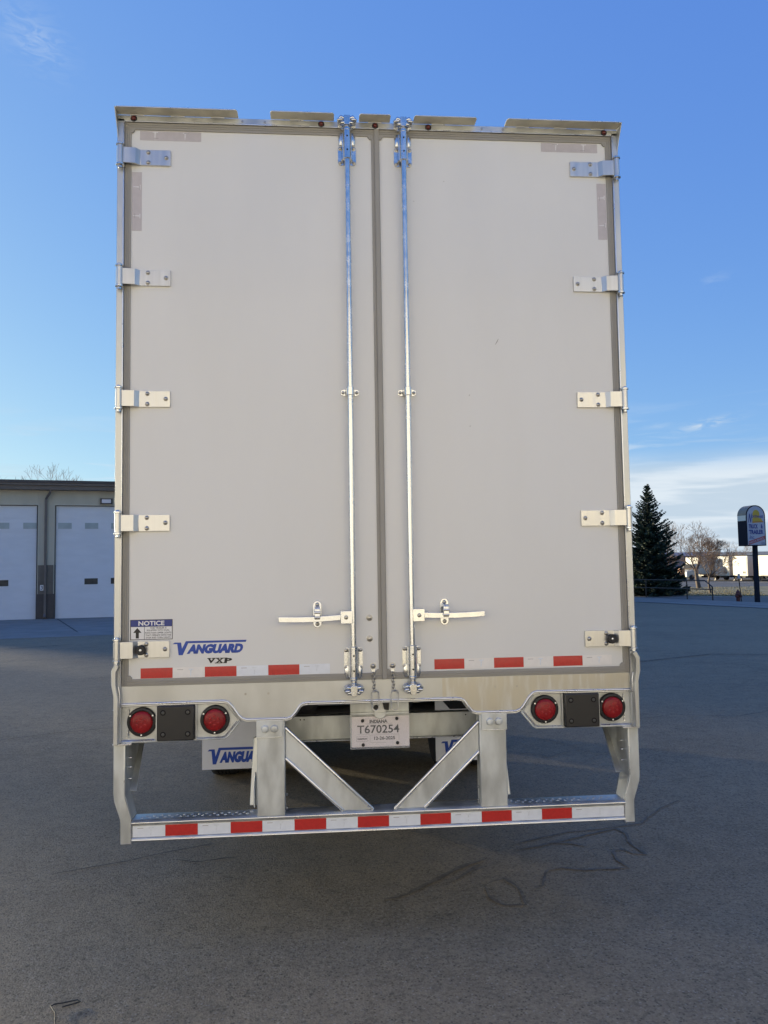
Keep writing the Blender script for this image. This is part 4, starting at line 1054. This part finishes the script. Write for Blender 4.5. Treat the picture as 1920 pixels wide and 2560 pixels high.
labels_ = ('white parked trailer showing its sunlit nose between the bare trees',
           'white parked trailer with rounded nose corners, just right of the bare trees',
           'white parked trailer with tree shadows on its nose, left of the sign pole',
           'white parked trailer seen just right of the sign pole',
           'white parked trailer cut off by the right edge of the picture',
           'white parked trailer past the right edge, nearest end of the row')
for k, lb in enumerate(labels_):
    q = k-1+(.35 if k > 2 else 0)-(.5 if k == 0 else 0)
    x, y = 52.6+q*.84, 94.6-q*2.95
    parked(x, y, gz(x, y)+3.22, lb, W2=1.22)

# box truck and orange loader behind the spruce
g_ = gz(48.2, 97); t = thing('box_truck', 'white box truck with low nose parked right beside the spruce', 'truck', (48.2, 97, g_))
M_ = Matrix(((hd_.x, sdv.x, 0, 48.2), (hd_.y, sdv.y, 0, 97), (0, 0, 1, g_), (0, 0, 0, 1)))
b = B(tanw); b.M = M_; b.box(1.8, 8.5, -1.2, 1.2, .9, 3.2); b.build('box', t, bevel=.06)
b = B(tanw); b.M = M_; b.prism([(0, .5), (0, 1.3), (.9, 1.45), (1.3, 2.25), (1.75, 2.3), (1.75, .5)], -1.0, 1.0, 'xz'); cb = b.build('cab', t, bevel=.08)
b = B(glassd); b.M = M_; b.prism([(.93, 1.5), (1.26, 2.18), (1.24, 2.2), (.90, 1.52)], -.85, .85, 'xz'); b.build('windscreen', cb, smooth=0)
for ax in (.7, 6.8):
    for q in (-1, 1):
        b = B(tyrem); b.M = M_; b.lathe((ax, q*.9, .42), (0, 1, 0), [(.2, -.15), (.42, -.15), (.42, .15), (.2, .15)], 16); b.build('wheel', t)
g_ = gz(46.5, 94.2); t = thing('orange_loader', 'small orange loader parked in front of the white box truck', 'loader', (46.6, 94.2, g_))
om = mat('machine_orange', (.36, .13, .045), .5)
b = B(om); b.box(45.9, 47.1, 93.7, 94.7, g_+.3, g_+1.0); b.box(46.5, 47.1, 93.75, 94.65, g_+1.0, g_+1.75); b.build('body', t, bevel=.08)
b = B(om); b.prism([(45.3, g_+.1), (45.9, g_+.1), (45.9, g_+.5), (45.25, g_+.35)], 93.7, 94.7); b.build('bucket', t)
for wx in (46.15, 46.9):
    for wy in (93.65, 94.75):
        b = B(tyrem); b.lathe((wx, wy-.1, g_+.3), (0, 1, 0), [(.15, 0), (.3, .02), (.3, .2), (.15, .22)], 14); b.build('wheel', t)
# far buildings
greyc = mat('grey_cladding', (.20, .19, .22), .6, var=.05, vscale=.3)
roofm = mat('tan_roof', (.30, .25, .17), .7, var=.05, vscale=.2)
t = thing('far_warehouse', 'long flat-roofed warehouse with a tan roof edge behind the parked trailers', 'warehouse', (85, 118, gz(85, 118)))
dA = (V((69.4, 111.76))-V((63.6, 115.07))).normalized(); A0 = V((60.5, 117.0)); nA = V((-dA.y, dA.x)); nA = nA if nA.y > 0 else -nA
MA = Matrix(((dA.x, nA.x, 0, A0.x), (dA.y, nA.y, 0, A0.y), (0, 0, 1, gz(70, 112)), (0, 0, 0, 1)))
b = B(brownm); b.M = MA; b.box(3, 55, 0, 25, 0, 3.4)
for i in range(12): b.use(odoor).box(4+i*4.2, 6.6+i*4.2, -.05, .0, 0, 2.9)
b.build('wall', t, smooth=0)
b = B(roofm); b.M = MA; b.box(1.5, 56, -1.6, 26, 3.42, 3.62); b.add([(1.5, -1.6, 3.64), (56, -1.6, 3.64), (56, 12, 4.15), (1.5, 12, 4.15)], [(0, 1, 2, 3)]); b.build('roof', t, smooth=0)
t = thing('grey_shed', 'low purple-grey metal shed seen through the bare trees', 'shed', (60, 124, gz(60, 124)))
g_ = gz(60, 124); b = B(greyc); b.M = Matrix(((dA.x, nA.x, 0, 50.), (dA.y, nA.y, 0, 130.), (0, 0, 1, g_), (0, 0, 0, 1)))
b.box(0, 17, 0, 14, 0, 3.6)
for i in range(34): b.box(.2+i*.5, .26+i*.5, -.04, 0, 0, 3.6)
b.build('wall', t, smooth=0)
b = B(greyc); b.M = Matrix(((dA.x, nA.x, 0, 50.), (dA.y, nA.y, 0, 130.), (0, 0, 1, g_), (0, 0, 0, 1)))
b.prism([(-.4, 3.62), (14.4, 3.62), (7, 4.3)], -.3, 17.3, 'yz'); b.build('roof', t, smooth=0)
# scrap of wire on the asphalt
b = B(blackr)
b.tube([(x, y, -.112+h) for x, y, h in ((-1.375, -.56, .0), (-1.395, -.50, .004), (-1.405, -.465, .010), (-1.43, -.43, .012), (-1.445, -.405, .008), (-1.435, -.385, .006), (-1.40, -.375, .004), (-1.35, -.355, .002), (-1.335, -.37, .002), (-1.36, -.385, .002), (-1.40, -.40, .0))], .0028, 7)
w = b.build('bent_wire', label='short piece of bent grey wire lying on the asphalt at the lower left', category='wire', smooth=60)
# grass tufts
rnd = random.Random(9); b = B(m_grass)
for i in range(5200):
    u = rnd.random(); v = rnd.random()
    near = V((26.4, 40.6)).lerp(V((19.5, 46.6)), u) if u < .95 else V((28, 39)); far = V((40, 66)).lerp(V((24, 64)), u); p = near.lerp(far, v**1.6)
    z = gz(p.x, p.y)+.015; a = rnd.uniform(0, pi); l = rnd.uniform(.03, .09); w_ = .02
    q = V((cos(a)*w_, sin(a)*w_, 0)); o = V((p.x, p.y, z))
    b.add([o-q, o+q, o+V((rnd.gauss(0, .03), rnd.gauss(0, .03), l))], [(0, 1, 2)])
b.build('grass', smooth=0, kind='stuff')
print('tris', sum(len(o.data.polygons) for o in S.objects if o.type == 'MESH'))
